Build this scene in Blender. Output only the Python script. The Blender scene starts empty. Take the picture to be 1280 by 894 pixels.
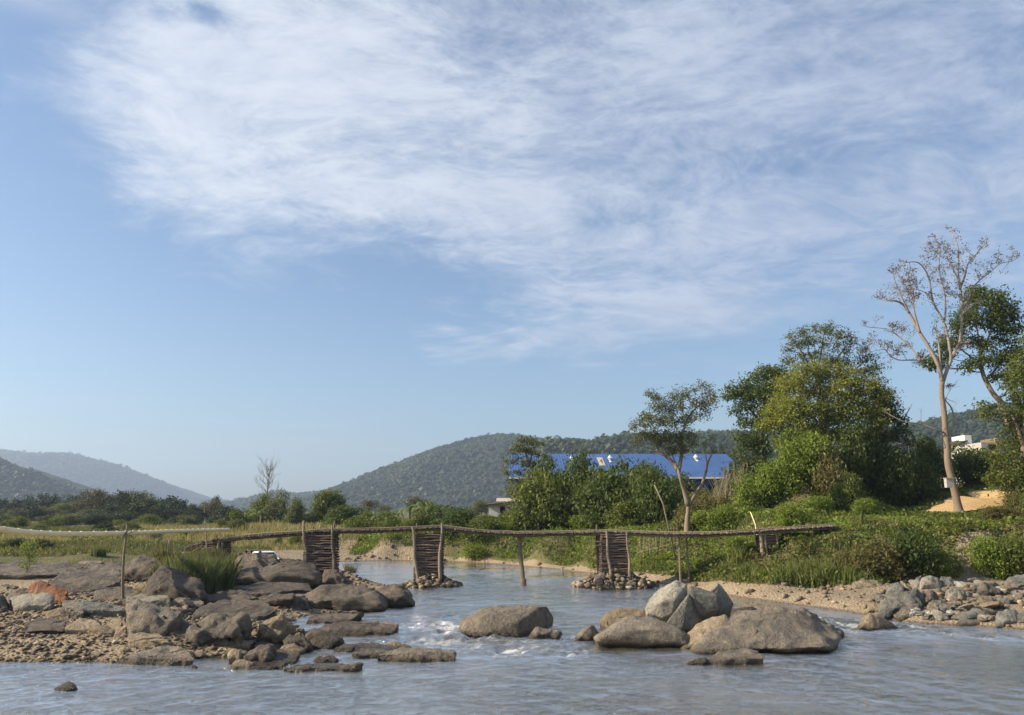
import bpy, bmesh, math, random
import numpy as np
from mathutils import Vector, noise as mn
R = math.radians
sc = bpy.context.scene
COL = sc.collection

# ---------------------------------------------------------------- camera
H = 5.0; FPX = 1000.0; PITCH = math.atan(0.195)
cp, sp = math.cos(PITCH), math.sin(PITCH)
cam = bpy.data.cameras.new('camera'); cam.sensor_width = 36; cam.lens = 36*FPX/1280
cam.clip_start = .1; cam.clip_end = 20000
camo = bpy.data.objects.new('camera', cam); COL.objects.link(camo)
camo.location = (0, 0, H); camo.rotation_euler = (math.pi/2+PITCH, 0, 0)
sc.camera = camo

# ---------------------------------------------------------------- light
SUN_AZ, SUN_EL = R(-98), R(31)
sd = Vector((math.sin(SUN_AZ)*math.cos(SUN_EL), math.cos(SUN_AZ)*math.cos(SUN_EL), math.sin(SUN_EL)))
L = bpy.data.lights.new('sun', 'SUN'); L.energy = 4.7; L.angle = R(.6); L.color = (1, .86, .66)
lo = bpy.data.objects.new('sun', L); COL.objects.link(lo); lo.location = (-60, 0, 80)
lo.rotation_euler = sd.to_track_quat('Z', 'Y').to_euler()
sc.view_settings.view_transform = 'Standard'; sc.view_settings.look = 'None'
sc.view_settings.exposure = 0.95; sc.view_settings.gamma = 1
sc.cycles.use_denoising = True
sc.cycles.volume_bounces = 0; sc.cycles.max_bounces = 6; sc.cycles.diffuse_bounces = 3
sc.cycles.transparent_max_bounces = 6

def dirpx(px, py):
    a = (px-640)/FPX; b = (447-py)/FPX
    return np.array([a, cp-b*sp, sp+b*cp])
def azel(px, py):
    d = dirpx(px, py); d = d/np.linalg.norm(d)
    return math.degrees(math.atan2(d[0], d[1])), math.degrees(math.asin(d[2]))
def PZ(px, py, Y):
    d = dirpx(px, py); t = Y/d[1]; return np.array([d[0]*t, Y, H+d[2]*t])
def AT(px, Y, z):
    return np.array([(px-640)/FPX*(Y*cp+(z-H)*sp), Y, z])
def G(px, py, z=0.):
    d = dirpx(px, py); t = (z-H)/d[2]; return np.array([d[0]*t, d[1]*t, z])

# node helpers
def nd(nt, typ, ins=None, **props):
    n = nt.nodes.new(typ)
    for k, v in props.items(): setattr(n, k, v)
    if ins:
        for k, v in ins.items():
            s = n.inputs[k]
            if hasattr(v, 'is_linked') or isinstance(v, bpy.types.NodeSocket): nt.links.new(v, s)
            else: s.default_value = v
    return n
def mth(nt, op, a, b=0., c=0., clamp=False):
    n = nd(nt, 'ShaderNodeMath', {0: a, 1: b, 2: c}, operation=op); n.use_clamp = clamp; return n.outputs[0]
def mixc(nt, f, a, b, typ='MIX'):
    n = nt.nodes.new('ShaderNodeMix'); n.data_type = 'RGBA'; n.blend_type = typ
    for s, v in ((n.inputs[0], f), (n.inputs[6], a), (n.inputs[7], b)):
        if isinstance(v, bpy.types.NodeSocket): nt.links.new(v, s)
        else: s.default_value = v if isinstance(v, float) else (*v[:3], 1)
    return n.outputs[2]
def ss(nt, v, lo_, hi_):
    n = nd(nt, 'ShaderNodeMapRange', {0: v, 1: lo_, 2: hi_, 3: 0., 4: 1.}, interpolation_type='SMOOTHSTEP'); return n.outputs[0]
def noi(nt, vec, scale, detail=4., rough=.5, dist=0., typ='ShaderNodeTexNoise'):
    n = nd(nt, typ, {'Vector': vec, 'Scale': scale, 'Detail': detail, 'Roughness': rough})
    if 'Distortion' in n.inputs: n.inputs['Distortion'].default_value = dist
    return n.outputs[0]

# world
W = bpy.data.worlds.new('World'); sc.world = W; W.use_nodes = True
nt = W.node_tree; bg = nt.nodes['Background']
sky = nt.nodes.new('ShaderNodeTexSky'); sky.sky_type = 'NISHITA'; sky.sun_disc = False
sky.sun_elevation = SUN_EL; sky.sun_rotation = SUN_AZ; sky.air_density = 1.0; sky.dust_density = 1.2; sky.ozone_density = 2.2
tc = nt.nodes.new('ShaderNodeTexCoord'); D = tc.outputs['Generated']
sep = nd(nt, 'ShaderNodeSeparateXYZ', {0: D}); dx, dy, dz = sep.outputs
az = mth(nt, 'MULTIPLY', mth(nt, 'ARCTAN2', dx, dy), 180/math.pi)
el = mth(nt, 'MULTIPLY', mth(nt, 'ARCSINE', dz), 180/math.pi)
inv = mth(nt, 'DIVIDE', 1., mth(nt, 'ADD', mth(nt, 'MAXIMUM', dz, 0.), .12))
cx = mth(nt, 'MULTIPLY', dx, inv); cy = mth(nt, 'MULTIPLY', dy, inv)
pv = nd(nt, 'ShaderNodeCombineXYZ', {0: cx, 1: cy, 2: 0.}).outputs[0]
mp = nd(nt, 'ShaderNodeMapping', {'Vector': pv, 'Rotation': (0, 0, R(-38)), 'Scale': (.95, 1.2, 1.)}).outputs[0]
warp = nd(nt, 'ShaderNodeTexNoise', {'Vector': mp, 'Scale': 1.3, 'Detail': 3.}).outputs[1]
wv = nd(nt, 'ShaderNodeVectorMath', {0: warp, 1: (.5, .5, .5)}, operation='SUBTRACT').outputs[0]
wv = nd(nt, 'ShaderNodeVectorMath', {0: wv, 'Scale': .6}, operation='SCALE').outputs[0]
pw = nd(nt, 'ShaderNodeVectorMath', {0: mp, 1: wv}, operation='ADD').outputs[0]
n1 = noi(nt, pw, 1.5, 10., .60); n2 = noi(nt, pw, 6.5, 8., .68)
edge = [(-160,150),(0,200),(60,225),(100,240),(160,266),(240,292),(330,312),(420,322),(485,336),(530,368),(585,404),(680,428),(780,442),(900,440),(1000,425),(1100,415),(1200,395),(1280,372),(1400,350)]
cr = nt.nodes.new('ShaderNodeValToRGB'); azn = mth(nt, 'ADD', az, mth(nt, 'ADD', mth(nt, 'MULTIPLY', mth(nt, 'SUBTRACT', n1, .5), 15.), mth(nt, 'MULTIPLY', mth(nt, 'SUBTRACT', n2, .5), 9.)))
nt.links.new(mth(nt, 'DIVIDE', mth(nt, 'ADD', azn, 45.), 90.), cr.inputs[0])
el_ = cr.color_ramp.elements
for i, (px, py) in enumerate(edge):
    a, e = azel(px, py); p = (a+45)/90; v = e/90
    q = el_[i] if i < 2 else el_.new(p)
    q.position = p; q.color = (v, v, v, 1)
elmin = mth(nt, 'MULTIPLY', cr.outputs[0], 90.)
d0 = mth(nt, 'SUBTRACT', el, elmin)
d0 = mth(nt, 'ADD', d0, mth(nt, 'MULTIPLY', mth(nt, 'SUBTRACT', n1, .5), 15.))
d0 = mth(nt, 'ADD', d0, mth(nt, 'MULTIPLY', mth(nt, 'SUBTRACT', n2, .5), 6.))
azl = mth(nt, 'ADD', az, mth(nt, 'ADD', mth(nt, 'MULTIPLY', mth(nt, 'SUBTRACT', n1, .5), 16.), mth(nt, 'MULTIPLY', mth(nt, 'SUBTRACT', n2, .5), 7.)))
azl = mth(nt, 'ADD', azl, mth(nt, 'MULTIPLY', ss(nt, el, 24., 14.), 3.))
mask = mth(nt, 'MULTIPLY', ss(nt, d0, -2.4, 6.), ss(nt, azl, -34., -25.))
def blob(px, py, rx, ry, amp):
    a, e = azel(px, py)
    u = mth(nt, 'DIVIDE', mth(nt, 'SUBTRACT', az, a), rx*.057); v = mth(nt, 'DIVIDE', mth(nt, 'SUBTRACT', el, e), ry*.057)
    r2 = mth(nt, 'ADD', mth(nt, 'MULTIPLY', u, u), mth(nt, 'MULTIPLY', v, v))
    return mth(nt, 'MULTIPLY', mth(nt, 'EXPONENT', mth(nt, 'MULTIPLY', r2, -1.)), amp)
dens = mth(nt, 'ADD', mth(nt, 'MULTIPLY', n1, 1.6), mth(nt, 'MULTIPLY', n2, .85))
n3 = noi(nt, pw, 17., 6., .7)
dens = mth(nt, 'ADD', dens, mth(nt, 'SUBTRACT', mth(nt, 'MULTIPLY', n3, .85), .87))
for b in ((200,150,80,100,.55),(310,90,150,50,.22),(420,60,180,60,.12),(790,275,60,14,-.28),(530,282,60,12,-.3),(1040,330,120,22,-.34),(880,200,160,40,-.08),
          (1210,300,90,40,-.1),(1050,390,200,30,.42),(740,395,150,26,.5),(950,260,200,40,.14),(640,250,200,50,.12),(250,15,35,14,-.6),(540,330,50,8,-.1),(640,365,60,10,.1),(1150,60,200,90,-.08)):
    dens = mth(nt, 'ADD', dens, blob(*b))
cl = mth(nt, 'MULTIPLY', mask, ss(nt, dens, .12, 1.15))
thin = mth(nt, 'MULTIPLY', mth(nt, 'ADD', mth(nt, 'ADD', blob(70,8,170,16,.75), blob(80,504,60,7,.22)), blob(360,530,120,6,.16)), ss(nt, n1, .3, .7))
cl = mth(nt, 'MAXIMUM', cl, thin)
skyc = mixc(nt, 1., sky.outputs[0], (.93, 1.0, 1.04), 'MULTIPLY')
cloudc = mixc(nt, ss(nt, az, -30., 30.), (5.9, 6.2, 6.6), (3.9, 4.4, 5.35))
cloudc = mixc(nt, ss(nt, n2, .35, .7), mixc(nt, 1., cloudc, (.84, .86, .92), 'MULTIPLY'), cloudc)
allc = mixc(nt, mth(nt, 'MULTIPLY', cl, .86), skyc, cloudc)
nt.links.new(allc, bg.inputs[0]); bg.inputs[1].default_value = .08

# ---------------------------------------------------------------- helpers
def tag(o, label=None, cat=None, group=None, kind=None):
    if label: o['label'] = label
    if cat: o['category'] = cat
    if group: o['group'] = group
    if kind: o['kind'] = kind
    return o
def empty(name, loc, rz=0., label=None, cat=None, group=None):
    o = bpy.data.objects.new(name, None); COL.objects.link(o); o.empty_display_size = .2
    o.location = loc; o.rotation_euler = (0, 0, rz); return tag(o, label, cat, group)
def me_np(name, V, F, mat, smooth=False):
    V = np.asarray(V, float); me = bpy.data.meshes.new(name)
    if isinstance(F, np.ndarray):
        k = F.shape[1]; n = len(F)
        me.vertices.add(len(V)); me.vertices.foreach_set('co', V.ravel())
        me.loops.add(n*k); me.loops.foreach_set('vertex_index', F.astype(np.int32).ravel())
        me.polygons.add(n); me.polygons.foreach_set('loop_start', np.arange(n, dtype=np.int32)*k)
        me.update(calc_edges=True); me.validate()
    else:
        me.from_pydata(V.tolist(), [], F); me.update()
    if smooth: me.polygons.foreach_set('use_smooth', np.ones(len(me.polygons), bool))
    if mat: me.materials.append(mat)
    return me
def ob(name, V, F, mat, parent=None, origin=None, smooth=False, rel=None):
    """V in world coordinates; origin shifts the object's own origin; parent Empty at its location (unrotated)"""
    V = np.asarray(V, float)
    if parent is not None:
        o0 = np.zeros(3); p = parent
        while p: o0 = o0+np.array(p.location); p = p.parent
        me = me_np(name, V-o0, F, mat, smooth); o = bpy.data.objects.new(name, me); COL.objects.link(o); o.parent = parent
    else:
        o0 = np.zeros(3) if origin is None else np.asarray(origin, float)
        me = me_np(name, V-o0, F, mat, smooth); o = bpy.data.objects.new(name, me); COL.objects.link(o); o.location = o0
    return o
class MB:
    def __init__(s): s.V = []; s.F = []; s.n = 0
    def add(s, V, F):
        V = np.asarray(V, float).reshape(-1, 3); s.V.append(V); n = s.n
        s.F += [tuple(int(i)+n for i in f) for f in F]; s.n += len(V)
    def tube(s, P, r, sides=7, rng=None, jit=0., cap=True):
        P = np.asarray(P, float); n = len(P); r = np.broadcast_to(np.asarray(r, float), (n,))
        T = np.gradient(P, axis=0); T /= np.linalg.norm(T, axis=1)[:, None]+1e-9
        up = np.array([0, 0, 1.]) if abs(T[0][2]) < .9 else np.array([1., 0, 0]); V = []
        for i in range(n):
            a = np.cross(T[i], up); a /= np.linalg.norm(a)+1e-9; b = np.cross(a, T[i]); up = b
            for k in range(sides):
                t = 2*math.pi*k/sides; rr = r[i]*(1+(rng.uniform(-jit, jit) if rng else 0))
                V.append(P[i]+rr*(math.cos(t)*a+math.sin(t)*b))
        F = [(i*sides+k, i*sides+(k+1) % sides, (i+1)*sides+(k+1) % sides, (i+1)*sides+k) for i in range(n-1) for k in range(sides)]
        if cap: F += [tuple(range(sides))[::-1], tuple((n-1)*sides+k for k in range(sides))]
        s.add(V, F)
    def box(s, x0, x1, y0, y1, z0, z1):
        s.add([(x, y, z) for x in (x0, x1) for y in (y0, y1) for z in (z0, z1)],
              [(0,1,3,2),(4,6,7,5),(0,4,5,1),(2,3,7,6),(0,2,6,4),(1,5,7,3)])
    def build(s, name, mat, parent=None, origin=None, smooth=False):
        return ob(name, np.concatenate(s.V), s.F, mat, parent, origin, smooth)
def wobble(a, b, n, amp, rng, thick=True):
    a = np.asarray(a, float); b = np.asarray(b, float); t = np.linspace(0, 1, n)[:, None]
    P = a+(b-a)*t; L_ = np.linalg.norm(b-a)
    ph = rng.uniform(0, 6.28, 3); fr = rng.uniform(.6, 1.6, 3)
    w = np.stack([np.sin(t[:, 0]*math.pi*2*fr[i]+ph[i]) for i in range(3)], 1)*np.sin(t*math.pi)
    return P+w*amp*L_
def smoothpoly(pts, n=4):
    P = np.asarray(pts, float)
    if len(P) < 3: return P
    Q = [P[0]]
    for i in range(len(P)-1):
        p0 = P[max(i-1, 0)]; p1 = P[i]; p2 = P[i+1]; p3 = P[min(i+2, len(P)-1)]
        for k in range(1, n+1):
            t = k/n
            Q.append(.5*((2*p1)+(-p0+p2)*t+(2*p0-5*p1+4*p2-p3)*t*t+(-p0+3*p1-3*p2+p3)*t**3))
    return np.array(Q)

# numpy value noise (2-D / 3-D) for fields
def vnoise(X, Y, seed=0):
    xi = np.floor(X).astype(np.int64); yi = np.floor(Y).astype(np.int64); fx = X-xi; fy = Y-yi
    fx = fx*fx*(3-2*fx); fy = fy*fy*(3-2*fy)
    def h(a, b):
        n = (a*374761393+b*668265263+seed*1442695041) & 0xffffffff
        n = ((n ^ (n >> 13))*1274126177) & 0xffffffff
        return ((n ^ (n >> 16)) & 0xffff)/65535.
    return (h(xi, yi)*(1-fx)+h(xi+1, yi)*fx)*(1-fy)+(h(xi, yi+1)*(1-fx)+h(xi+1, yi+1)*fx)*fy
def fbm(X, Y, o=4, seed=0):
    s = 0; a = 1; t = 0
    for i in range(o): s = s+a*vnoise(X*2**i, Y*2**i, seed+i*17); t += a; a *= .5
    return s/t-.5

# ---------------------------------------------------------------- materials
def mat(name): m = bpy.data.materials.new(name); m.use_nodes = True; return m, m.node_tree, m.node_tree.nodes['Principled BSDF']
def bump(nt, b, h, dist, strength=1.):
    n = nd(nt, 'ShaderNodeBump', {'Height': h, 'Distance': dist, 'Strength': strength}); nt.links.new(n.outputs[0], b.inputs['Normal'])
def rockmat(name, c1, c2, c3, sc_=.8, rough=.85, streak=(1, 1, 1)):
    m, nt, b = mat(name)
    g = nd(nt, 'ShaderNodeNewGeometry'); P = g.outputs['Position']; oi = nd(nt, 'ShaderNodeObjectInfo')
    off = nd(nt, 'ShaderNodeVectorMath', {0: P, 1: nd(nt, 'ShaderNodeCombineXYZ', {0: mth(nt, 'MULTIPLY', oi.outputs['Random'], 40.), 1: 0., 2: 0.}).outputs[0]}, operation='ADD').outputs[0]
    off = nd(nt, 'ShaderNodeMapping', {'Vector': off, 'Rotation': (.3, .5, .2), 'Scale': streak}).outputs[0]
    a = noi(nt, off, sc_, 8., .62, .6); bq = noi(nt, off, sc_*4.5, 6., .7); c = noi(nt, off, 24., 3., .7)
    col = mixc(nt, ss(nt, a, .38, .62), c1, c2)
    col = mixc(nt, ss(nt, bq, .52, .72), col, c3)
    st_ = ss(nt, noi(nt, off, sc_*1.7, 7., .72, 1.0), .54, .66)
    col = mixc(nt, mth(nt, 'MULTIPLY', st_, .75), col, mixc(nt, 1., col, (.42, .42, .45), 'MULTIPLY'))
    li_ = ss(nt, noi(nt, off, sc_*7., 4., .7, .3), .66, .72)
    col = mixc(nt, mth(nt, 'MULTIPLY', li_, .5), col, (.42, .40, .33))
    sp_ = ss(nt, c, .35, .7)
    col = mixc(nt, 1., col, mixc(nt, sp_, (.72, .72, .72), (1.18, 1.18, 1.18)), 'MULTIPLY')
    v = mth(nt, 'ADD', mth(nt, 'MULTIPLY', oi.outputs['Random'], .4), .8)
    col = mixc(nt, 1., col, nd(nt, 'ShaderNodeCombineColor', {0: v, 1: v, 2: v}).outputs[0], 'MULTIPLY')
    z = nd(nt, 'ShaderNodeSeparateXYZ', {0: P}).outputs[2]
    wet = ss(nt, mth(nt, 'ADD', z, mth(nt, 'MULTIPLY', a, .3)), .42, .2)
    col = mixc(nt, wet, col, mixc(nt, 1., col, (.38, .36, .34), 'MULTIPLY'))
    nt.links.new(col, b.inputs['Base Color'])
    nt.links.new(mth(nt, 'SUBTRACT', rough, mth(nt, 'MULTIPLY', wet, .5)), b.inputs['Roughness'])
    crack = mth(nt, 'MULTIPLY', ss(nt, noi(nt, off, 3.2, 2., .5, 1.2), .49, .52), .25)
    hgt = mth(nt, 'ADD', mth(nt, 'ADD', mth(nt, 'MULTIPLY', bq, .9), mth(nt, 'MULTIPLY', c, .28)), crack)
    bump(nt, b, hgt, .24, 1.); b.inputs['Specular IOR Level'].default_value = .3
    return m
M = {}
M['rock'] = rockmat('river_rock', (.255,.21,.155), (.15,.13,.105), (.33,.28,.21))
M['rockdark'] = rockmat('dark_rock', (.10,.083,.065), (.15,.12,.09), (.22,.175,.125))
M['bed'] = rockmat('bedrock', (.175,.14,.102), (.10,.085,.068), (.27,.21,.145), .5, .8, (1, 1, 2.6))
M['rockgrey'] = rockmat('grey_rock', (.225,.215,.18), (.15,.147,.13), (.31,.295,.245))
M['rockpale'] = rockmat('pale_rock', (.40,.365,.29), (.30,.275,.22), (.2,.185,.155))
M['rocktan'] = rockmat('tan_rock', (.36,.28,.18), (.27,.21,.14), (.43,.35,.24))
M['rockred'] = rockmat('rusty_rock', (.33,.14,.065), (.24,.115,.065), (.30,.2,.12))
M['rockwhite'] = rockmat('white_rock', (.74,.72,.66), (.62,.6,.55), (.5,.48,.43))

def simple(name, c1, c2, scale=3., rough=.8, bmp=.02, spec=.3, metallic=0., stretch=(1, 1, 1), obj=True):
    m, nt, b = mat(name)
    tcn = nd(nt, 'ShaderNodeTexCoord'); v = nd(nt, 'ShaderNodeMapping', {'Vector': tcn.outputs['Object'], 'Scale': stretch}).outputs[0]
    a = noi(nt, v, scale, 6., .65); c = mixc(nt, ss(nt, a, .3, .7), c1, c2)
    nt.links.new(c, b.inputs['Base Color']); b.inputs['Roughness'].default_value = rough
    b.inputs['Specular IOR Level'].default_value = spec; b.inputs['Metallic'].default_value = metallic
    if bmp: bump(nt, b, a, bmp)
    return m
def island(nt): return nd(nt, 'ShaderNodeNewGeometry').outputs['Random Per Island']
def woodmat(name, c1, c2, c3):
    m, nt, b = mat(name); r = island(nt); g = nd(nt, 'ShaderNodeNewGeometry')
    a = noi(nt, g.outputs['Position'], 9., 5., .7)
    c = mixc(nt, r, c1, c2); c = mixc(nt, ss(nt, a, .5, .72), c, c3)
    nt.links.new(c, b.inputs['Base Color']); b.inputs['Roughness'].default_value = .85; b.inputs['Specular IOR Level'].default_value = .2
    bump(nt, b, a, .04); return m
M['log'] = woodmat('weathered_log', (.085,.06,.045), (.19,.14,.11), (.24,.19,.15))
M['stick'] = woodmat('weathered_stick', (.17,.135,.095), (.28,.23,.17), (.12,.095,.07))
M['bamboo'] = simple('pale_bamboo', (.72,.58,.33), (.8,.68,.42), 2.5, .45, 0, .4)
M['post'] = woodmat('rough_post', (.16,.13,.09), (.21,.17,.12), (.10,.08,.055))
M['bark'] = woodmat('pale_bark', (.20,.15,.105), (.23,.175,.125), (.12,.09,.065))
M['barkwhite'] = woodmat('bleached_bark', (.25,.215,.18), (.28,.24,.20), (.16,.135,.115))
M['barkdark'] = woodmat('dark_bark', (.14,.105,.075), (.19,.145,.10), (.09,.07,.05))

def leafmat(name, c1, c2, c3=None, trans=.42, nsc=.5):
    m, nt, b = mat(name); g = nd(nt, 'ShaderNodeNewGeometry'); r = g.outputs['Random Per Island']
    a = noi(nt, g.outputs['Position'], nsc, 3., .6)
    f = mth(nt, 'ADD', mth(nt, 'MULTIPLY', r, .55 if nsc > .05 else .2), mth(nt, 'MULTIPLY', ss(nt, a, .35, .65), .45 if nsc > .05 else .8))
    c = mixc(nt, f, c1, c2)
    if c3: c = mixc(nt, ss(nt, r, .86, .98), c, c3)
    nt.nodes.remove(b); out = nt.nodes['Material Output']
    df = nd(nt, 'ShaderNodeBsdfPrincipled', {'Base Color': c, 'Roughness': .55, 'Specular IOR Level': .25})
    tr = nd(nt, 'ShaderNodeBsdfTranslucent', {'Color': mixc(nt, 1., c, (1.2, 1.25, .6), 'MULTIPLY')})
    mx = nd(nt, 'ShaderNodeMixShader', {0: trans, 1: df.outputs[0], 2: tr.outputs[0]})
    nt.links.new(mx.outputs[0], out.inputs[0]); return m
M['leafmid'] = leafmat('mid_green_leaves', (.06,.082,.018), (.14,.165,.032), (.21,.21,.06))
M['leafbright'] = leafmat('bright_green_leaves', (.095,.145,.02), (.20,.25,.04), (.28,.28,.08))
M['leafyellow'] = leafmat('yellow_green_leaves', (.12,.14,.025), (.26,.265,.045), (.33,.31,.09))
M['leafdark'] = leafmat('dark_green_leaves', (.045,.07,.018), (.105,.135,.032))
M['leafolive'] = leafmat('olive_leaves', (.10,.10,.035), (.17,.155,.055), (.2,.13,.05))
M['leafgrey'] = leafmat('grey_green_leaves', (.08,.10,.04), (.14,.15,.06), (.19,.17,.08))
M['leafbrown'] = leafmat('brown_seed_heads', (.12,.085,.06), (.17,.125,.09))
M['leaffar'] = leafmat('distant_leaves', (.018,.034,.012), (.05,.066,.022), None, .2, .007)  # leaf tone set darker, with the shade inside the canopy put into the colour
M['leaffarolive'] = leafmat('distant_olive_leaves', (.075,.07,.032), (.12,.11,.045), None, .2, .1)
M['grass'] = leafmat('green_grass', (.09,.12,.03), (.17,.19,.055), (.25,.23,.1), .35, .6)
M['grassdry'] = leafmat('dry_grass', (.22,.19,.085), (.34,.29,.15), (.15,.17,.05), .3, .12)
M['grassmix'] = leafmat('mixed_grass', (.095,.10,.04), (.20,.175,.085), (.08,.10,.03), .3, .15)
M['grassblue'] = leafmat('reed_blades', (.085,.115,.05), (.17,.19,.09), (.25,.22,.12), .35, 2.)
M['banana'] = leafmat('banana_leaves', (.10,.14,.045), (.17,.2,.075), (.24,.22,.1), .4)

# ---------------------------------------------------------------- terrain
shore = [(433,702),(500,701),(570,702),(640,706.5),(700,712),(760,720),(812,728),(850,734),(920,746),(1000,757),(1060,765),(1100,773),(1140,779),(1200,782),(1290,788),(1500,800)]
near = [(700,5200),(-2200,1500),(-600,826),(-200,829),(0,827),(70,827),(140,829),(235,826),(262,820),(300,818),(330,808),(372,806),(380,790),(362,782),(370,772),(400,768),(470,762),(505,754),(512,742),(450,722),(424,712),(400,706),(345,704)]
RV = [G(*p)[:2] for p in shore]
RV += [np.array([60., 8.]), np.array([60., -14.]), np.array([-60., -14.]), np.array([-60., 26.])]
RV += [G(*p)[:2] for p in near[2:]]
RV = np.array(RV)
def river_sd(X, Y):
    sh = X.shape; P = np.stack([X.ravel(), Y.ravel()], 1); n = len(RV); d = np.full(len(P), 1e9); ins = np.zeros(len(P), bool)
    for i in range(n):
        a = RV[i]; b = RV[(i+1) % n]; e = b-a; w = P-a
        t = np.clip((w@e)/(e@e), 0, 1); q = w-t[:, None]*e; d = np.minimum(d, (q**2).sum(1))
        c = ((a[1] > P[:, 1]) != (b[1] > P[:, 1])); xx = (b[0]-a[0])*(P[:, 1]-a[1])/((b[1]-a[1]) or 1e-9)+a[0]
        ins ^= c & (P[:, 0] < xx)
    d = np.sqrt(d); d[ins] *= -1; return d.reshape(sh)
CT = [AT(*c) for c in [
 (-400,32,.5),(0,32,.45),(150,33,.45),(0,42,.6),(150,42,.6),(300,36,.4),(300,45,.6),(-300,42,.7),(0,50,1.3),(130,50,1.3),(210,47,1.3),(250,55,1.5),(-300,55,1.8),
 (0,60,1.9),(150,62,2.0),(330,50,.3),(420,50,.2),(480,47,.15),(400,58,.35),(330,60,.45),(370,54,.3),(330,70,.45),(390,68,.35),(400,62,.3),(250,66,1.6),(0,80,2.1),(200,80,2.0),(300,85,1.2),(360,90,1.),(430,92,1.),(0,150,2.4),(200,150,2.4),(400,150,2.4),
 (0,300,3),(200,300,3),(400,300,3),(-400,150,2.5),(-400,300,3),
 (435,90,.6),(450,97,2.4),(500,93,2.6),(560,92,2.7),(640,88,2.9),(640,83,.9),(700,82,2.9),(760,76,2.9),(700,76,.7),(760,69.5,.5),(850,72,3.2),(850,62,.9),(860,58,.45),(900,60,1.5),(950,58,2.2),(950,54,1.0),(990,53,1.2),(1000,58,3.4),
 (600,110,3.3),(700,110,3.5),(800,100,3.6),(500,120,3.2),(900,95,4.2),(700,150,4),(600,300,4),(900,300,5),(900,160,4.6),
 (1040,58,4.1),(1040,52,1.1),(1040,65,4.3),(1100,51,.8),(1100,57.5,4.1),(1200,51,.9),(1200,56.5,4.2),(1280,51,.9),(1280,56,4.3),(1360,56,4.4),(1500,50,3),(1500,58,4.6),(1360,50,.8),(1280,43,.55),(1180,44,.5),(1100,46,.45),(1020,50,.5),(1450,40,.7),(1700,40,1.5),
 (1100,63,4.25),(1160,63,4.25),(1200,62,4.25),(1280,63,4.5),(1100,70,4.7),(1130,71,4.95),(1140,77,5.5),(1165,70,4.85),(1165,77,6.0),(1200,68,4.8),(1200,78,6.3),(1240,69,4.95),(1240,80,7.1),(1265,71,5.3),(1265,84,7.9),(1320,70,5.5),(1320,90,9.8),(1180,90,7.2),(1100,80,5.5),(1100,95,7),
 (1000,66,4.8),(960,72,5.),(1010,78,9.),(1045,80,8.8),(985,78,8.2),(1000,90,8.),(940,78,5),(900,80,4.3),(1060,74,6.0),
 (1000,130,6),(1200,130,10),(1400,130,14),(1000,300,6),(1300,300,20),(1600,100,10),(1600,300,20),
 (-800,40,1),(-800,80,2),(-800,200,3)]]
CT = np.array(CT)
def land(X, Y):
    sh = X.shape; x = X.ravel(); y = Y.ravel(); out = np.empty(len(x))
    sY = np.maximum(y, 20)/60.
    for s in range(0, len(x), 20000):
        xs = x[s:s+20000, None]; ys = y[s:s+20000, None]
        d2 = (xs-CT[:, 0])**2+(ys-CT[:, 1])**2
        d2 = d2/(1+CT[:, 1]/60.)**2+.05
        w = d2**-2.2
        out[s:s+20000] = (w*CT[:, 2]).sum(1)/w.sum(1)
    return out.reshape(sh)
def height(X, Y, S=None):
    X = np.asarray(X, float); Y = np.asarray(Y, float)
    S = river_sd(X, Y) if S is None else S
    l = land(X, Y)+fbm(X/6, Y/6, 4, 3)*np.clip(land(X, Y)*.35, .12, .9)
    t = np.clip(S/3.2, 0, 1); t = t*(2-t)
    z = np.where(S > 0, .015+np.maximum(l, .15)*t, np.maximum(-.9, S*.22-.02))
    return z
def hz(x, y): return float(height(np.array([x]), np.array([y]))[0])
def GH(px, py, far=400):
    """first terrain (or water) hit along the pixel's ray"""
    d = dirpx(px, py); Ys = 12*(far/12)**np.linspace(0, 1, 420); t = Ys/d[1]
    X = d[0]*t; Z = H+d[2]*t; h = np.maximum(height(X, Ys), 0)
    k = np.nonzero(Z <= h)[0]
    if not len(k): return AT(px, 120, hz(0, 120))
    i = k[0]; return np.array([X[i], Ys[i], h[i]])

xf = np.arange(-62, 62.01, .45); xo = 62*1.13**np.arange(1, 36)
xs = np.concatenate([-xo[::-1], xf, xo]); yf = np.arange(-14, 112, .4)
ys = np.concatenate([-14-8*1.4**np.arange(11, 0, -1), yf, 112*1.07**np.arange(1, 54)])
XX, YY = np.meshgrid(xs, ys); ZZ = height(XX, YY)
nx, ny = len(xs), len(ys)
gi = np.arange(nx*ny).reshape(ny, nx)
GF = np.stack([gi[:-1, :-1], gi[:-1, 1:], gi[1:, 1:], gi[1:, :-1]], -1).reshape(-1, 4)
m, nt, b = mat('ground_soil')
g = nd(nt, 'ShaderNodeNewGeometry'); P = g.outputs['Position']
at = nd(nt, 'ShaderNodeAttribute', attribute_name='grassy').outputs['Fac']
wetn = nd(nt, 'ShaderNodeSeparateXYZ', {0: P}).outputs[2]
a = noi(nt, P, .6, 7., .65); c = noi(nt, P, 9., 4., .7); v = nd(nt, 'ShaderNodeTexVoronoi', {'Vector': P, 'Scale': 7.}).outputs
sand = mixc(nt, ss(nt, a, .3, .7), (.30,.23,.15), (.19,.15,.10))
sand = mixc(nt, ss(nt, c, .4, .7), sand, (.36,.285,.19)); 
soil = mixc(nt, ss(nt, a, .35, .65), (.085,.095,.03), (.15,.125,.06))
f = ss(nt, mth(nt, 'ADD', at, mth(nt, 'MULTIPLY', mth(nt, 'SUBTRACT', a, .5), .6)), .35, .65)
col = mixc(nt, f, sand, soil)
wet = ss(nt, mth(nt, 'ADD', wetn, mth(nt, 'MULTIPLY', a, .1)), .16, .07)
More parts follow.
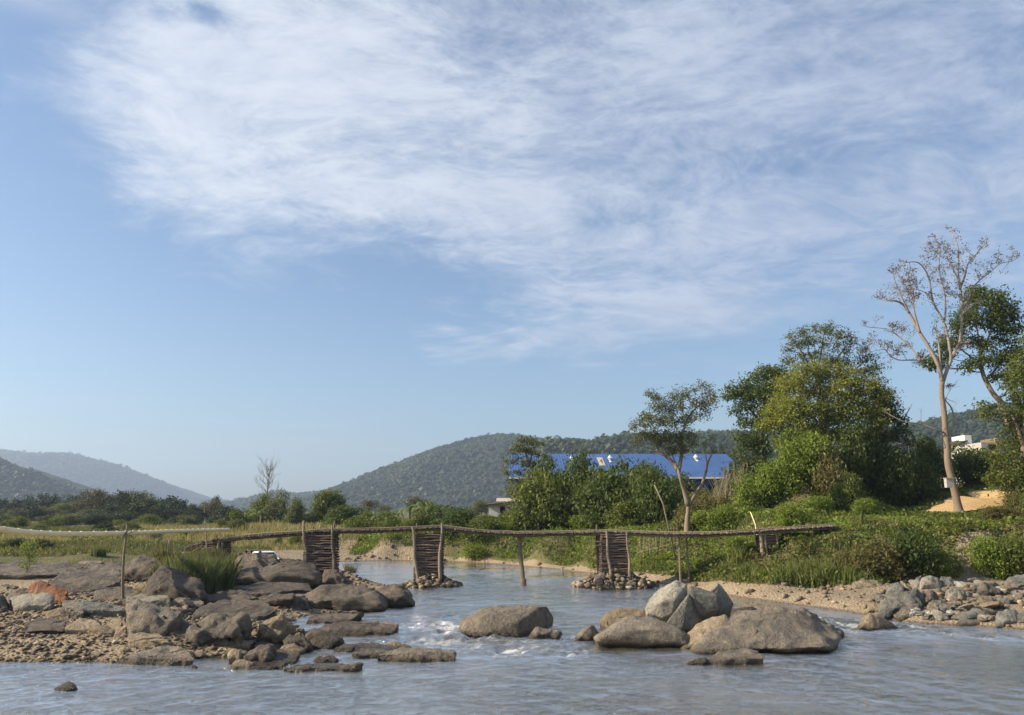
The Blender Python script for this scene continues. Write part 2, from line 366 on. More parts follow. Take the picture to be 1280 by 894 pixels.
col = mixc(nt, wet, col, mixc(nt, 1., col, (.5,.48,.46), 'MULTIPLY'))
nt.links.new(col, b.inputs['Base Color']); b.inputs['Roughness'].default_value = .9; b.inputs['Specular IOR Level'].default_value = .2
bump(nt, b, mth(nt, 'ADD', c, v[0]), .09); M['ground'] = m
gr = ob('ground', np.stack([XX, YY, ZZ], -1).reshape(-1, 3), GF, m, smooth=True); gr['kind'] = 'structure'
VE = np.array([GH(*p)[:2] for p in [(436,694),(470,683),(500,685),(520,688),(540,692),(560,698),(600,699.5),(640,703),(700,708.5),(745,713),(800,718),(850,722),(880,727),(910,730),(950,733),(1000,733),(1040,732),(1080,732),(1120,728),(1160,724),(1220,720),(1290,718)]])
YE = lambda X: np.interp(X, VE[:, 0], VE[:, 1], left=1e4)
def grassy(X, Y):
    S = river_sd(X, Y)
    isR = (X > VE[0, 0]) & (S > 0) & (Y > 35) & (X > -.2*Y)
    gR = np.clip((Y-YE(X))/1.2+.5, 0, 1)*np.where((np.abs(X-30.6-.4*(Y-54.5)) < 1.1) & (Y < 54.6), 0, 1)
    gL = np.clip((Y-46)/5, 0, 1)*np.clip((S-5)/5, 0, 1)
    return np.where(isR, gR, gL)
ga = gr.data.attributes.new('grassy', 'FLOAT', 'POINT'); ga.data.foreach_set('value', grassy(XX, YY).ravel())

# ---------------------------------------------------------------- water
foamspots = [(575,786,34,7,1.1),(545,779,18,4,1.1),(612,778,12,4,.8),(640,813,22,3,.6),(720,812,28,4,.55),(690,817,18,1.5,.8),(715,817,14,1.5,.8),(600,806,60,8,.5),(520,800,25,5,.5),
 (1040,777,13,5,1.3),(1060,780,20,3,.9),(1132,781,16,5,1.3),(1155,788,32,3,1.),(1232,796,12,2,1.1),(1262,796,12,2,1.1),(1010,800,30,5,.35),(1050,800,14,5,.6),(560,795,60,10,.55),(660,805,60,9,.45),(1085,785,30,3,.5),(960,822,40,4,.3),(1090,870,25,6,.25),(735,795,12,3,.7),(500,818,20,2,.3),(850,815,40,2,.35)]
wx = np.concatenate([-np.geomspace(62, 22.4, 45), np.arange(-22, 26.01, .10), np.geomspace(26.4, 62, 45)])
wy = np.concatenate([np.arange(-13, 14, .5), np.arange(14, 48, .10), np.arange(48, 66, .25), np.arange(66, 92, .6)])
WX, WY = np.meshgrid(wx, wy)
foam = np.zeros_like(WX); rap = np.zeros_like(WX)
for (px, py, rx, ry, am) in foamspots:
    c = G(px, py); ax = abs(G(px+rx, py)[0]-c[0]); ay = abs(G(px, py-ry)[1]-c[1])
    r2 = ((WX-c[0])/ax)**2+((WY-c[1])/ay)**2
    foam += am*np.exp(-r2); rap += am*np.exp(-r2*.45)
rap = np.clip(rap, 0, 1.5)
wz = .075*fbm(WX*1.7+2, WY*1.5, 4, 11)+.04*fbm(WX*.45, WY*.35, 2, 5)
wz += rap*(.34*fbm(WX*1.3, WY*.9, 4, 31)+.14*fbm(WX*4, WY*3, 3, 37))
foam = .97*foam*np.clip(.7+2.4*fbm(WX*2.2, WY*1.6, 4, 77), 0, 2)
gi = np.arange(WX.size).reshape(WX.shape)
WF = np.stack([gi[:-1, :-1], gi[:-1, 1:], gi[1:, 1:], gi[1:, :-1]], -1).reshape(-1, 4)
S = river_sd(WX, WY).ravel(); keep = (S[WF].min(1) < 1.2)
m, nt, b = mat('river_water')
g = nd(nt, 'ShaderNodeNewGeometry'); P = g.outputs['Position']
fo = nd(nt, 'ShaderNodeAttribute', attribute_name='foam').outputs['Fac']; ra = nd(nt, 'ShaderNodeAttribute', attribute_name='rapid').outputs['Fac']
pm = nd(nt, 'ShaderNodeMapping', {'Vector': P, 'Rotation': (0, 0, R(12)), 'Scale': (.7, 1.15, 1.)}).outputs[0]
w1 = noi(nt, pm, 4.2, 5., .65, .6); w2 = noi(nt, pm, .7, 3., .5, .5); w3 = noi(nt, pm, 15., 3., .6)
fn = noi(nt, nd(nt, 'ShaderNodeMapping', {'Vector': P, 'Rotation': (0, 0, R(25)), 'Scale': (.5, 1.6, 1.)}).outputs[0], 5., 6., .75)
ff = ss(nt, mth(nt, 'ADD', fo, mth(nt, 'MULTIPLY', mth(nt, 'SUBTRACT', fn, .5), 1.1)), .5, 1.05)
mud = mixc(nt, ss(nt, w2, .35, .65), (.105,.095,.066), (.075,.07,.05))
nt.links.new(mixc(nt, ff, mud, (.66,.67,.66)), b.inputs['Base Color'])
nt.links.new(mth(nt, 'ADD', .06, mth(nt, 'MULTIPLY', ff, .6)), b.inputs['Roughness'])
b.inputs['IOR'].default_value = 1.33
gl = nd(nt, 'ShaderNodeBsdfGlossy', {'Color': (.97, .97, .95, 1), 'Roughness': .04}); fz0 = nd(nt, 'ShaderNodeFresnel', {'IOR': 1.33})
rfl = mth(nt, 'MULTIPLY', mth(nt, 'ADD', mth(nt, 'MULTIPLY', fz0.outputs[0], 1.65), .05), mth(nt, 'SUBTRACT', 1., ff), clamp=True); rfl = mth(nt, 'MINIMUM', rfl, .92)
mxs = nd(nt, 'ShaderNodeMixShader', {0: rfl, 1: b.outputs[0], 2: gl.outputs[0]}); nt.links.new(mxs.outputs[0], nt.nodes['Material Output'].inputs[0])
gain = mth(nt, 'ADD', .45, mth(nt, 'MULTIPLY', ra, 1.2))
patch = mth(nt, 'ADD', .35, mth(nt, 'MULTIPLY', ss(nt, noi(nt, P, .13, 3., .5, .4), .38, .62), 1.1))
hgt = mth(nt, 'MULTIPLY', mth(nt, 'MULTIPLY', mth(nt, 'ADD', mth(nt, 'ADD', w1, mth(nt, 'MULTIPLY', w2, 1.6)), mth(nt, 'MULTIPLY', w3, .42)), gain), patch)
bump(nt, b, hgt, .20); nt.links.new(b.inputs['Normal'].links[0].from_socket, gl.inputs['Normal']); M['water'] = m
wt = ob('river_water', np.stack([WX, WY, wz], -1).reshape(-1, 3), WF[keep], m, smooth=True)
wt['kind'] = 'structure'
me = wt.data
a1 = me.attributes.new('foam', 'FLOAT', 'POINT'); a1.data.foreach_set('value', foam.ravel())
a2 = me.attributes.new('rapid', 'FLOAT', 'POINT'); a2.data.foreach_set('value', rap.ravel())

# ---------------------------------------------------------------- foliage machinery
def unit(v): return v/(np.linalg.norm(v, axis=-1, keepdims=True)+1e-9)
def leafquads(P, N, size, asp, rng, T=None):
    n = len(P); T = unit(rng.normal(size=(n, 3))) if T is None else T
    T = unit(T-(T*N).sum(1, keepdims=True)*N); B = np.cross(N, T)
    s = (size*rng.uniform(.6, 1.35, n))[:, None]
    V = np.stack([P-T*s, P+B*s*asp-N*s*.12, P+T*s, P-B*s*asp-N*s*.12], 1).reshape(-1, 3)
    return V, np.arange(n*4).reshape(n, 4)
def cloud(C, Rd, n, size, rng, asp=.5, shell=.45, up=.5, sub=7, loose=.4):
    """leaves gathered in twig sprays inside ellipsoid clumps"""
    C = np.asarray(C, float); Rd = np.asarray(Rd, float)
    vol = Rd.prod(1)**(.8); idx = rng.choice(len(C), size=max(1, n//sub), p=vol/vol.sum())
    d = unit(rng.normal(size=(len(idx), 3))); r = rng.uniform(shell, 1., len(idx))**.6
    r *= 1+loose*rng.random(len(idx))*(rng.random(len(idx)) < .3)
    Q = C[idx]+d*r[:, None]*Rd[idx]
    sz = size*2.1
    Pq = np.repeat(Q, sub, 0)+rng.normal(size=(len(Q)*sub, 3))*np.array([1, 1, .55])*sz
    Nn = unit(np.repeat(d, sub, 0)*.7+rng.normal(size=Pq.shape)*.75+np.array([0, 0, up]))
    return leafquads(Pq, Nn, size, asp, rng)
def joinq(parts):
    V = []; F = []; n = 0
    for v, f in parts: V.append(v); F.append(f+n); n += len(v)
    return np.concatenate(V), np.concatenate(F)
def blades(P, h, w, rng, lean=.35):
    n = len(P); a = rng.uniform(0, 6.28, n); hh = h*rng.uniform(.55, 1.25, n)
    L_ = np.stack([np.cos(a), np.sin(a), np.zeros(n)], 1)*(rng.uniform(0, lean, n)*hh)[:, None]
    a2 = rng.uniform(0, 3.14, n); S_ = np.stack([np.cos(a2), np.sin(a2), np.zeros(n)], 1)*w*.5
    Z = np.zeros((n, 3)); Z[:, 2] = hh
    V = np.stack([P-S_, P+S_, P+L_*.35+Z*.6+S_*.8, P+L_+Z, P+L_*.35+Z*.6-S_*.8], 1).reshape(-1, 3)
    return V, np.arange(n*5).reshape(n, 5)
def branch_to(mb, a, b, r0, r1, rng, sides=6, sag=.12):
    a = np.asarray(a, float); b = np.asarray(b, float); L_ = np.linalg.norm(b-a)
    mid = (a+b)/2+rng.normal(size=3)*L_*.08-np.array([0, 0, sag*L_])*np.sign(.5)
    P = smoothpoly([a, mid, b], 4); mb.tube(P, np.linspace(r0, r1, len(P)), sides, None, 0, False)
def limbpath(pts, Y, rng, dj=.0):
    out = []; dpt = Y
    for i, (px, py) in enumerate(pts):
        if i: dpt += rng.uniform(-1, 1)*dj
        out.append(PZ(px, py, dpt))
    return out
def twigs(mb, base, dirn, length, r, depth, rng, tips, spread=.6, up=.25):
    n = 4; P = [base]; d = unit(dirn)
    for i in range(n):
        d = unit(d+rng.normal(size=3)*.16+np.array([0, 0, up*.25])); P.append(P[-1]+d*length/n)
    P = np.array(P); mb.tube(P, np.linspace(r, r*.45, n+1), 5 if depth > 1 else 4, None, 0, False)
    if depth == 0: tips.append(P[-1]); return
    for k in range(rng.integers(2, 5)):
        i = rng.integers(1, n+1); dd = unit(d+rng.normal(size=3)*spread+np.array([0, 0, up]))
        twigs(mb, P[i], dd, length*rng.uniform(.45, .8), r*.5, depth-1, rng, tips, spread, up)
def tree(name, label, Y, trunk, limbs, clumps, leafm, barkm, nleaf, size, seed, cat='tree', r0=.3, group=None, depthr=1., shell=.4, asp=.5, extra=None, dz=1., ground=True):
    """trunk/limbs: pixel polylines at depth Y; clumps: (px,py,r_px[,dY]) crown masses"""
    rng = np.random.default_rng(seed)
    T = smoothpoly(limbpath(trunk, Y, rng), 4)
    if ground: T[0][2] = min(T[0][2], hz(T[0][0], T[0][1])-.1)
    e = empty(name, T[0]+np.array([0, 0, .1]), 0, label, cat, group)
    mb = MB(); rr = np.linspace(r0, r0*.45, len(T)); rr[0] *= 1.3
    mb.tube(T, rr, 10, rng, .06)
    lp = []
    nodes = [(p, r) for p, r in zip(T, rr)]
    for (w, pts) in limbs:
        Pp = smoothpoly(limbpath(pts, Y, rng, .5), 3); mb.tube(Pp, np.linspace(w, w*.35, len(Pp)), 7, rng, .05)
        nodes += [(p, r) for p, r in zip(Pp, np.linspace(w, w*.35, len(Pp)))]
    C = []; Rr = []
    for c in clumps:
        s = Y/1000; yo = c[3] if len(c) > 3 else rng.uniform(-1, 1)*c[2]*s*1.4*depthr
        C.append(PZ(c[0], c[1], Y+yo)); f_ = rng.uniform(.75, 1.3); Rr.append((c[2]*s*1.05*f_, c[2]*s*1.25*f_, c[2]*s*.85*dz*rng.uniform(.8, 1.25)))
    for c in C:
        best = min(nodes, key=lambda q: np.linalg.norm(q[0]-c)+max(0, q[0][2]-c[2]+.5)*3)
        r = min(best[1]*.5, .09+.012*np.linalg.norm(best[0]-c)); branch_to(mb, best[0], c, r, .02, rng)
        for k in range(3):
            q = c+rng.normal(size=3)*np.array(Rr[0])*.6; branch_to(mb, c*.7+best[0]*.3, q, r*.4, .012, rng, 4)
    mb.build('trunk', barkm, e, smooth=True)
    if C:
        V, F = cloud(C, Rr, nleaf, size, rng, asp, shell*.8, loose=.9)
        if extra: V, F = joinq([(V, F), extra(rng)])
        ob('crown', V, F, leafm, e)
    return e
def duptree(root, loc, rz, s, label=None, group=None):
    r = root.copy(); COL.objects.link(r); r.location = loc; r.rotation_euler = (0, 0, rz); r.scale = s if hasattr(s, '__len__') else (s, s, s)
    if label: r['label'] = label
    if group: r['group'] = group
    for ch in root.children:
        c = ch.copy(); COL.objects.link(c); c.parent = r
        for g_ in ch.children: d = g_.copy(); COL.objects.link(d); d.parent = c
    return r

# shrub prototypes: unit size (radius 1, height ~1.5), foliage + stems
def shrubproto(leafm, seed, n=6000, size=.052, tall=1., asp=.5, shell=.5):
    rng = np.random.default_rng(seed); k = 13
    C = np.stack([rng.uniform(-.62, .62, k), rng.uniform(-.62, .62, k), rng.uniform(.15, 1.0, k)*tall], 1)
    C[:, :2] *= (1.15-.5*C[:, 2:3]/tall)
    Rd = np.stack([rng.uniform(.3, .48, k)]*2+[rng.uniform(.25, .42, k)*tall], 1)
    V, F = cloud(C, Rd, n, size, rng, asp, shell, .5, 6)
    fol = me_np('foliage', V, F, leafm)
    mb = MB()
    for c in C[:9]:
        a = np.array([c[0]*.15, c[1]*.15, -.15]); branch_to(mb, a, c, .03, .01, rng, 4, -.05)
    stem = me_np('stems', np.concatenate(mb.V), mb.F, M['barkdark'])
    return fol, stem
PROTO = {}
def shrub(px, py, w, h, kind, label, group=None, Y=None, name='shrub', cat='shrub', var=None, rz=None):
    """base pixel (px,py), width/height in pixels"""
    p = GH(px, py) if Y is None else AT(px, Y, hz(AT(px, Y, 3)[0], Y))
    s = p[1]/1000
    var = RNG.randrange(3) if var is None else var
    key = (kind, var)
    if key not in PROTO:
        mk = {'mid': ('leafmid', 1.), 'bright': ('leafbright', 1.), 'dark': ('leafdark', 1.), 'olive': ('leafolive', 1.), 'far': ('leaffar', 1.), 'farolive': ('leaffarolive', 1.), 'grey': ('leafgrey', 1.)}[kind]
        PROTO[key] = shrubproto(M[mk[0]], 100+hash(kind) % 7+var*31 if False else sum(map(ord, kind))+var*31)
    fol, stem = PROTO[key]
    e = empty(name, p, RNG.uniform(0, 6.28) if rz is None else rz, label, cat, group)
    e.scale = (w*s/2/.9, w*s/2/.9, h*s/1.18)
    for nm, me_ in (('foliage', fol), ('stems', stem)):
        o = bpy.data.objects.new(nm, me_); COL.objects.link(o); o.parent = e
    return e
RNG = random.Random(5)

# ---------------------------------------------------------------- rocks
def rockmesh(pts, cuts_len, rough, seed, smooth_it=2, freq=1.):
    bm = bmesh.new()
    for p in pts: bm.verts.new(p)
    r = bmesh.ops.convex_hull(bm, input=bm.verts)
    bmesh.ops.delete(bm, geom=[v for v in bm.verts if not v.link_faces], context='VERTS')
    bmesh.ops.triangulate(bm, faces=bm.faces)
    for it in range(6):
        es = [e for e in bm.edges if e.calc_length() > cuts_len]
        if not es or len(bm.verts) > 6000: break
        bmesh.ops.subdivide_edges(bm, edges=es, cuts=1); bmesh.ops.triangulate(bm, faces=[f for f in bm.faces if len(f.verts) > 3])
    for _ in range(smooth_it): bmesh.ops.smooth_vert(bm, verts=bm.verts, factor=.5, use_axis_x=True, use_axis_y=True, use_axis_z=True)
    bm.normal_update(); off = Vector((seed*7.3, seed*3.1, seed*1.7)); mv = []
    for v in bm.verts:
        q = v.co*freq+off
        n = mn.fractal(q*.55, .8, 2., 4)*rough+mn.fractal(q*2.2, .9, 2., 3)*rough*.28
        rd = 1-abs(mn.noise(q*.8+Vector((5, 5, 5))))*2
        n -= max(0, rd-.8)*rough*3.0
        vd = mn.voronoi(q*1.15)[0]; vf = mn.voronoi(q*2.9)[0]; n += (vd[0]-.45)*rough*1.5+(vf[0]-.45)*rough*.5
        n += (abs(mn.noise(q*1.5+Vector((9, 2, 4))))-.25)*rough*.9 + (abs(mn.noise(q*3.6))-.25)*rough*.45
        mv.append(v.normal*n)
    for v, d in zip(bm.verts, mv): v.co += d
    V = np.array([v.co[:] for v in bm.verts]); F = [tuple(v.index for v in f.verts) for f in bm.faces]
    bm.free(); return V, F
RK = [0]
def slab_rock(pts, mat_, label, z0=None, ff=.42, tilt=.85, rough=.03, sm=0, name='rock_outcrop', cat='outcrop', group=None, maxd=14., strata=.05, **k):
    RK[0] += 1; xs_ = [p[0] for p in pts]; ys_ = [p[1] for p in pts]; cxp = sum(xs_)/len(xs_); yb = max(ys_); yt = min(ys_); hp = yb-yt
    Y = GH(cxp, yb)[1] if z0 is None else G(cxp, yb, z0)[1]
    zf = PZ(cxp, yb-hp*ff, Y)[2]; D = ((H-zf)/max((yt-642)/1000*.98, .02)-Y)*tilt; D = min(max(D, 1.2), maxd)
    rng = np.random.default_rng(RK[0]); Q = []
    for p in pts:
        u = (yb-p[1])/hp; t = max(0., (u-ff)/(1-ff)); j = rng.uniform(-.06, .06)*D
        q = PZ(p[0], p[1], Y+D*t+.15+max(j, -.1)); Q.append(q); Q.append(q-np.array([0, 0, .9])+[0, .1, 0])
        if u < ff: Q.append(PZ(p[0]+(cxp-p[0])*.04, yb-hp*ff*rng.uniform(.75, 1.05), Y+.12+D*.04))
    V, F = rockmesh([tuple(q) for q in Q], max(.03*(max(xs_)-min(xs_))*Y/1000, .08), rough*2.2, RK[0], sm, .9)
    Vn = V.copy(); st = np.floor(V[:, 2]*5+2.5*fbm(V[:, 0]/2.5+RK[0], V[:, 1]/2.5, 3, 3))
    h_ = (np.sin(st*12.9898)*43758.5453) % 1-.5; Vn[:, 1] += h_*strata*3.; Vn[:, 0] += h_*strata*1.5
    Vn[:, 2] += .42*fbm(V[:, 0]/1.8+.5*V[:, 1], V[:, 1]/2.2, 4, RK[0])*np.clip((V[:, 2]-V[:, 2].min())/.6, 0, 1)*min(1., hp*Y/1000*1.2)
    o0 = V.mean(0); o0[2] = V[:, 2].min(); o = ob(name, Vn, F, M[mat_], None, o0, smooth=False)
    return tag(o, label, cat, group)
def rock(pts, mat_, label, depth=None, z0=None, rough=.06, sm=2, group=None, Y=None, name='boulder', front=.45, fs=.8, back=.72, lift=0., cat=None):
    """pts: pixel outline (px,py[,t]); t = fraction of depth behind the front. Hull of front, outline and back layers."""
    RK[0] += 1; rng = np.random.default_rng(RK[0])
    xs_ = [p[0] for p in pts]; ys_ = [p[1] for p in pts]; cxp = sum(xs_)/len(xs_); yb = max(ys_); yt = min(ys_)
    if Y is None:
        if z0 is None: Y = GH(cxp, yb)[1]; 
        else: Y = G(cxp, yb, z0)[1]
    wid = (max(xs_)-min(xs_))*Y/1000; hei = (yb-yt)*Y/1000
    depth = depth or max(.55*wid, hei*.9)
    Q = []
    ex = any(len(p) > 2 and p[2] <= .1 for p in pts)
    for p in pts:
        t = p[2] if len(p) > 2 else .38
        Q.append(PZ(p[0], p[1], Y+depth*t))
        if len(p) < 3 or p[2] > .2:
            Q.append(PZ(cxp+(p[0]-cxp)*back+rng.uniform(-.05, .05)*(max(xs_)-min(xs_)), yb-(yb-p[1])*back*rng.uniform(.8, 1), Y+depth*rng.uniform(.85, 1.1)))
        if not ex: Q.append(PZ(cxp+(p[0]-cxp)*fs, yb-(yb-p[1])*front-lift, Y+depth*rng.uniform(0, .1)))
    zb = min(q[2] for q in Q)
    for p in pts[::2]:
        q = AT(cxp+(p[0]-cxp)*.8, Y+depth*.45, zb-.25); Q.append(q)
    V, F = rockmesh([tuple(q) for q in Q], max(.035*(wid+hei+depth)/1.6, .05), rough*max(.5, min(wid, 3.2)), RK[0], sm, 1.6/max(.7, wid**.6))
    o0 = V.mean(0); o0[2] = V[:, 2].min()
    o = ob(name, V, F, M[mat_], None, o0, smooth=True)
    o.data.polygons.foreach_set('use_smooth', [True]*len(o.data.polygons))
    tag(o, label, cat or ('boulder' if name == 'boulder' else 'rock'), group); return o

# in the river, centre
rock([(574,790),(577,775),(600,763),(628,757),(660,757),(684,757,.6),(692,773,.85),(691,786,.85),(672,796,.3),(579,789,.1),(596,795,.0),(651,796,.0),(584,779,.12),(618,768,.1),(650,777,.0),(676,759,.35)], 'rock', 'large brown split boulder standing alone midstream, dark on its right side', 3.6, 0, .02, 0)
rock([(659,797),(672,786),(690,786),(700,792),(699,798),(676,799)], 'rock', 'small brown rock leaning on the right foot of the lone midstream boulder', .7, 0, .06, 1, name='rock')
rock([(716,801),(722,792),(739,780),(744,782),(752,796),(750,801),(720,802,.0),(736,784,.05),(748,800,.0)], 'rock', 'small pointed brown rock at the left tip of the midstream boulder heap', .9, 0, .05, 1, name='rock')
rock([(750,789),(752,771),(764,761),(790,760),(815,764),(818,786)], 'rocktan', 'rounded tan boulder behind the flat slab at the left of the midstream heap', 1.9, 0, .04, 1)
rock([(742,797),(756,786),(778,777),(790,768),(815,770),(850,783),(869,798),(866,808),(840,811),(790,807),(748,801)], 'rock', 'broad flat brown boulder with dark undercut at the front left of the midstream heap', 3.4, 0, .025, 1, lift=5, front=.5, fs=.94)
rock([(806,762),(812,748),(826,735),(846,726),(858,731),(860,745),(846,768),(836,776),(824,775),(808,768,.1),(826,752,.0),(845,750,.05),(840,770,.0),(828,772,.0)], 'rockpale', 'tall pale jagged boulder leaning at the top of the midstream heap', 2.4, .55, .02, 0)
rock([(834,778),(846,762),(862,741),(870,750),(880,770),(868,788),(848,790),(836,776,.1),(860,745,.1),(852,786,.0),(872,786,.1)], 'rockgrey', 'dark grey wedge-shaped boulder between the tall pale and the rounded one', 1.9, .3, .02, 0)
rock([(861,738),(864,732),(876,736),(895,741),(902,752),(903,765),(880,768),(868,758),(862,747),(864,742,.05),(896,745,.05),(900,763,.0),(876,766,.0),(868,754,.0)], 'rockgrey', 'rounded grey-brown block perched on the midstream heap', 1.5, .95, .015, 0)
rock([(882,740),(898,728),(907,740),(917,755),(914,762),(902,765),(886,742,.0),(897,731,.1),(902,763,.0)], 'rockpale', 'small white-topped angular block at the summit of the midstream heap', 1.3, .95, .015, 0)
rock([(845,812),(852,797),(876,778),(906,768),(920,780),(915,800),(890,812)], 'rocktan', 'smooth sloping tan boulder below the perched block of the midstream heap', 2.6, 0, .03, 1)
rock([(900,770),(914,758),(940,757),(950,764),(948,776),(910,778)], 'rockdark', 'dark low rock tucked behind the broad whaleback boulder', 1.8, .3, .05, 2, name='rock')
slab_rock([(918,768),(926,756),(950,752),(978,757),(984,766),(960,772)], 'rocktan', 'low tan rock showing behind the top of the broad whaleback boulder', None, .4, .85, .03, 1, strata=.025, name='rock', cat='rock')
rock([(856,815),(876,798),(905,778),(928,766),(950,766),(978,760),(1000,762),(1022,776),(1040,786),(1053,794),(1045,800),(1010,806),(985,812),(900,818),(868,818)], 'rock', 'broad smooth whaleback boulder, largest of the midstream heap', 5.2, 0, .04, 1, front=.3, fs=.93)
rock([(985,770),(1003,762),(1020,768),(1036,782),(1052,792),(1048,799),(1015,797)], 'rock', 'low stepped shoulder of rock at the right tip of the midstream heap', 2.2, 0, .08, 1, name='rock')
slab_rock([(872,828),(890,820),(910,812),(940,811),(955,818),(956,826),(930,830),(890,832)], 'rock', 'low rounded rock in the water in front of the whaleback boulder', 0, .4, .85, .03, 1, strata=.025, name='rock', cat='rock')
rock([(855,830),(868,825),(884,822),(884,829),(868,832)], 'rockdark', 'thin dark wet rock at the front waterline of the midstream heap', .7, 0, .06, 1, name='rock')
rock([(1068,786),(1080,770),(1088,766),(1098,769),(1108,778),(1128,787),(1098,788),(1075,786,.0),(1098,787,.0),(1086,768,.1),(1098,771,.15)], 'rocktan', 'tan pyramid rock alone in the rapid beside the stony right bank', 1.8, 0, .03, 1)
rock([(68,861),(78,856),(88,853),(95,857),(97,862),(80,864)], 'rockdark', 'small dark wet rock alone in the still water at lower left', .45, 0, .05, 2, name='rock')
rock([(505,782),(520,776),(530,781),(520,785)], 'rockdark', 'tiny dark wet rock at the edge of the white rapid', .5, 0, .05, 2, name='rock') if False else None

# left shelf, at the water
slab_rock([(470,824),(478,816),(500,812),(540,808),(566,812),(571,820),(568,826),(520,828),(480,826)], 'rock', 'long flat brown ledge reaching into the rapid', 0, .5, .85, .03, 1, strata=.025, name='rock', cat='rock')
slab_rock([(440,818),(450,811),(478,808),(512,812),(505,820),(468,824)], 'rock', 'thin low slab on the left of the long ledge', 0, .5, .85, .03, 1, strata=.025, name='rock', cat='rock')
slab_rock([(420,812),(430,805),(470,802),(500,808),(500,814),(440,816)], 'rockdark', 'low wet dark slab behind the thin low slab', 0, .5, .85, .03, 1, strata=.025, name='rock', cat='rock')
rock([(480,808),(492,803),(512,806),(520,811),(490,812)], 'rocktan', 'small tan hump on the low slab beside the rapid', .8, .0, .05, 2, name='rock')
slab_rock([(376,794),(385,783),(410,779),(445,776),(470,778),(498,782),(492,789),(470,792),(410,795)], 'rockdark', 'long low dark slab behind the dark grey boulder', 0, .5, .85, .03, 1, strata=.025, name='rock', cat='rock')
slab_rock([(450,784),(468,776),(490,779),(499,782),(480,786)], 'rock', 'thin brown slab tip lying over the end of the long dark slab', .1, .5, .85, .03, 1, strata=.025, name='rock', cat='rock')
rock([(378,806),(381,792),(393,785),(412,789),(428,797),(431,806),(415,812),(386,812),(384,794,.05),(398,790,.08),(424,800,.0),(386,811,.0),(414,812,.0)], 'rockdark', 'dark grey angular boulder standing at the waterline of the left shelf', 1.9, 0, .018, 0)
rock([(322,792),(324,778),(338,771),(352,768),(358,776),(366,786),(366,800),(350,803),(334,801),(326,782,.1),(345,776,.05),(350,800,.0),(330,797,.0)], 'rocktan', 'upright rough sandy-yellow boulder with a broken top', 1.3, .25, .10, 0)
rock([(353,800),(362,790),(374,792),(390,806),(392,813),(372,812)], 'rockdark', 'dark wedge rock between the sandy-yellow and dark grey boulders', 1.1, .1, .06, 1, name='rock')
rock([(345,815),(356,806),(368,803),(382,812),(380,817),(352,819)], 'rocktan', 'small smooth tan cone-shaped rock at the waterline', .8, 0, .04, 2, name='rock')
slab_rock([(318,812),(326,802),(345,800),(360,804),(357,812),(335,815)], 'rock', 'pale brown slab lying in front of the sandy-yellow boulder', None, .5, .85, .03, 1, strata=.025, name='rock', cat='rock')
rock([(286,824),(290,813),(305,812),(325,806),(344,806),(350,816),(335,828),(300,828)], 'rockdark', 'lumpy dark rock on the left of the small tan cone-shaped rock', 1.3, .05, .08, 1, name='rock')
rock([(284,815),(289,811),(300,813),(302,826),(291,829)], 'rocktan', 'upright tan block at the left end of the lumpy dark rock', .7, .05, .06, 0, name='rock')
rock([(289,836),(294,826),(305,824),(317,829),(316,837)], 'rocktan', 'small tan shoreline rock below the upright tan block', .7, 0, .07, 1, name='rock')
slab_rock([(313,837),(319,827),(340,826),(358,828),(354,838)], 'rockdark', 'dark shoreline block with flat top in front of the lumpy dark rock', 0, .5, .85, .03, 1, strata=.025, name='rock', cat='rock')
rock([(352,838),(355,832),(361,834),(362,839)], 'rocktan', 'fist-sized tan stone between two shoreline slabs', .35, 0, .06, 1, name='rock')
slab_rock([(361,838),(368,829),(385,825),(420,826),(452,828),(450,833),(410,838),(372,840)], 'rock', 'low flat brown slab awash at the tip of the left shelf', 0, .5, .85, .03, 1, strata=.025, name='rock', cat='rock')
rock([(392,826),(398,821),(418,820),(425,824),(420,828),(400,828)], 'rockdark', 'small dark rounded rock behind the awash brown slab', .5, 0, .05, 2, name='rock')
slab_rock([(148,830),(158,821),(180,812),(212,807),(232,813),(243,824),(225,829),(175,832)], 'rock', 'broad pale slab sloping into the still water on the left shore', 0, .5, .85, .03, 1, strata=.025, name='boulder', cat='boulder')
slab_rock([(160,811),(161,794),(175,791),(200,793),(211,803),(209,810),(180,813)], 'rocktan', 'flat-topped tan block behind the sloping pale slab', None, .5, .85, .03, 1, strata=.025, name='boulder', cat='boulder')
slab_rock([(237,806),(245,798),(270,792),(300,791),(317,797),(314,807),(290,812),(250,810)], 'rock', 'long rounded flat boulder with dark underside near the left shore', None, .5, .85, .03, 1, strata=.025, name='boulder', cat='boulder')
slab_rock([(272,796),(276,784),(290,783),(313,792),(314,799)], 'rocktan', 'smooth tan rock resting behind the long rounded flat boulder', None, .4, .85, .03, 1, strata=.025, name='rock', cat='rock')
rock([(232,800),(238,786),(250,777),(275,773),(300,775),(309,786),(300,798),(250,802)], 'rock', 'rough reddish-brown rock on the gravel behind the long flat boulder', 1.9, .4, .10, 1)
slab_rock([(212,808),(225,802),(238,799),(236,806),(222,810)], 'rocktan', 'narrow tan stone left of the long rounded flat boulder', None, .4, .85, .03, 1, strata=.025, name='rock', cat='rock')
rock([(156,798),(150,776),(160,755),(172,748),(195,756),(215,765),(228,764),(229,775),(220,790),(200,798),(158,773,.05),(165,760,.12),(190,770,.03),(215,778,.05),(205,797,.0),(162,795,.0)], 'rock', 'biggest boulder of the left shore, dark-faced with a pale top edge', 2.6, .4, .035, 0)
slab_rock([(123,794),(126,783),(148,766),(153,772),(152,798),(134,798)], 'rocktan', 'tan flank slab leaning on the left of the biggest left-shore boulder', None, .4, .85, .03, 1, strata=.025, name='boulder', cat='boulder')
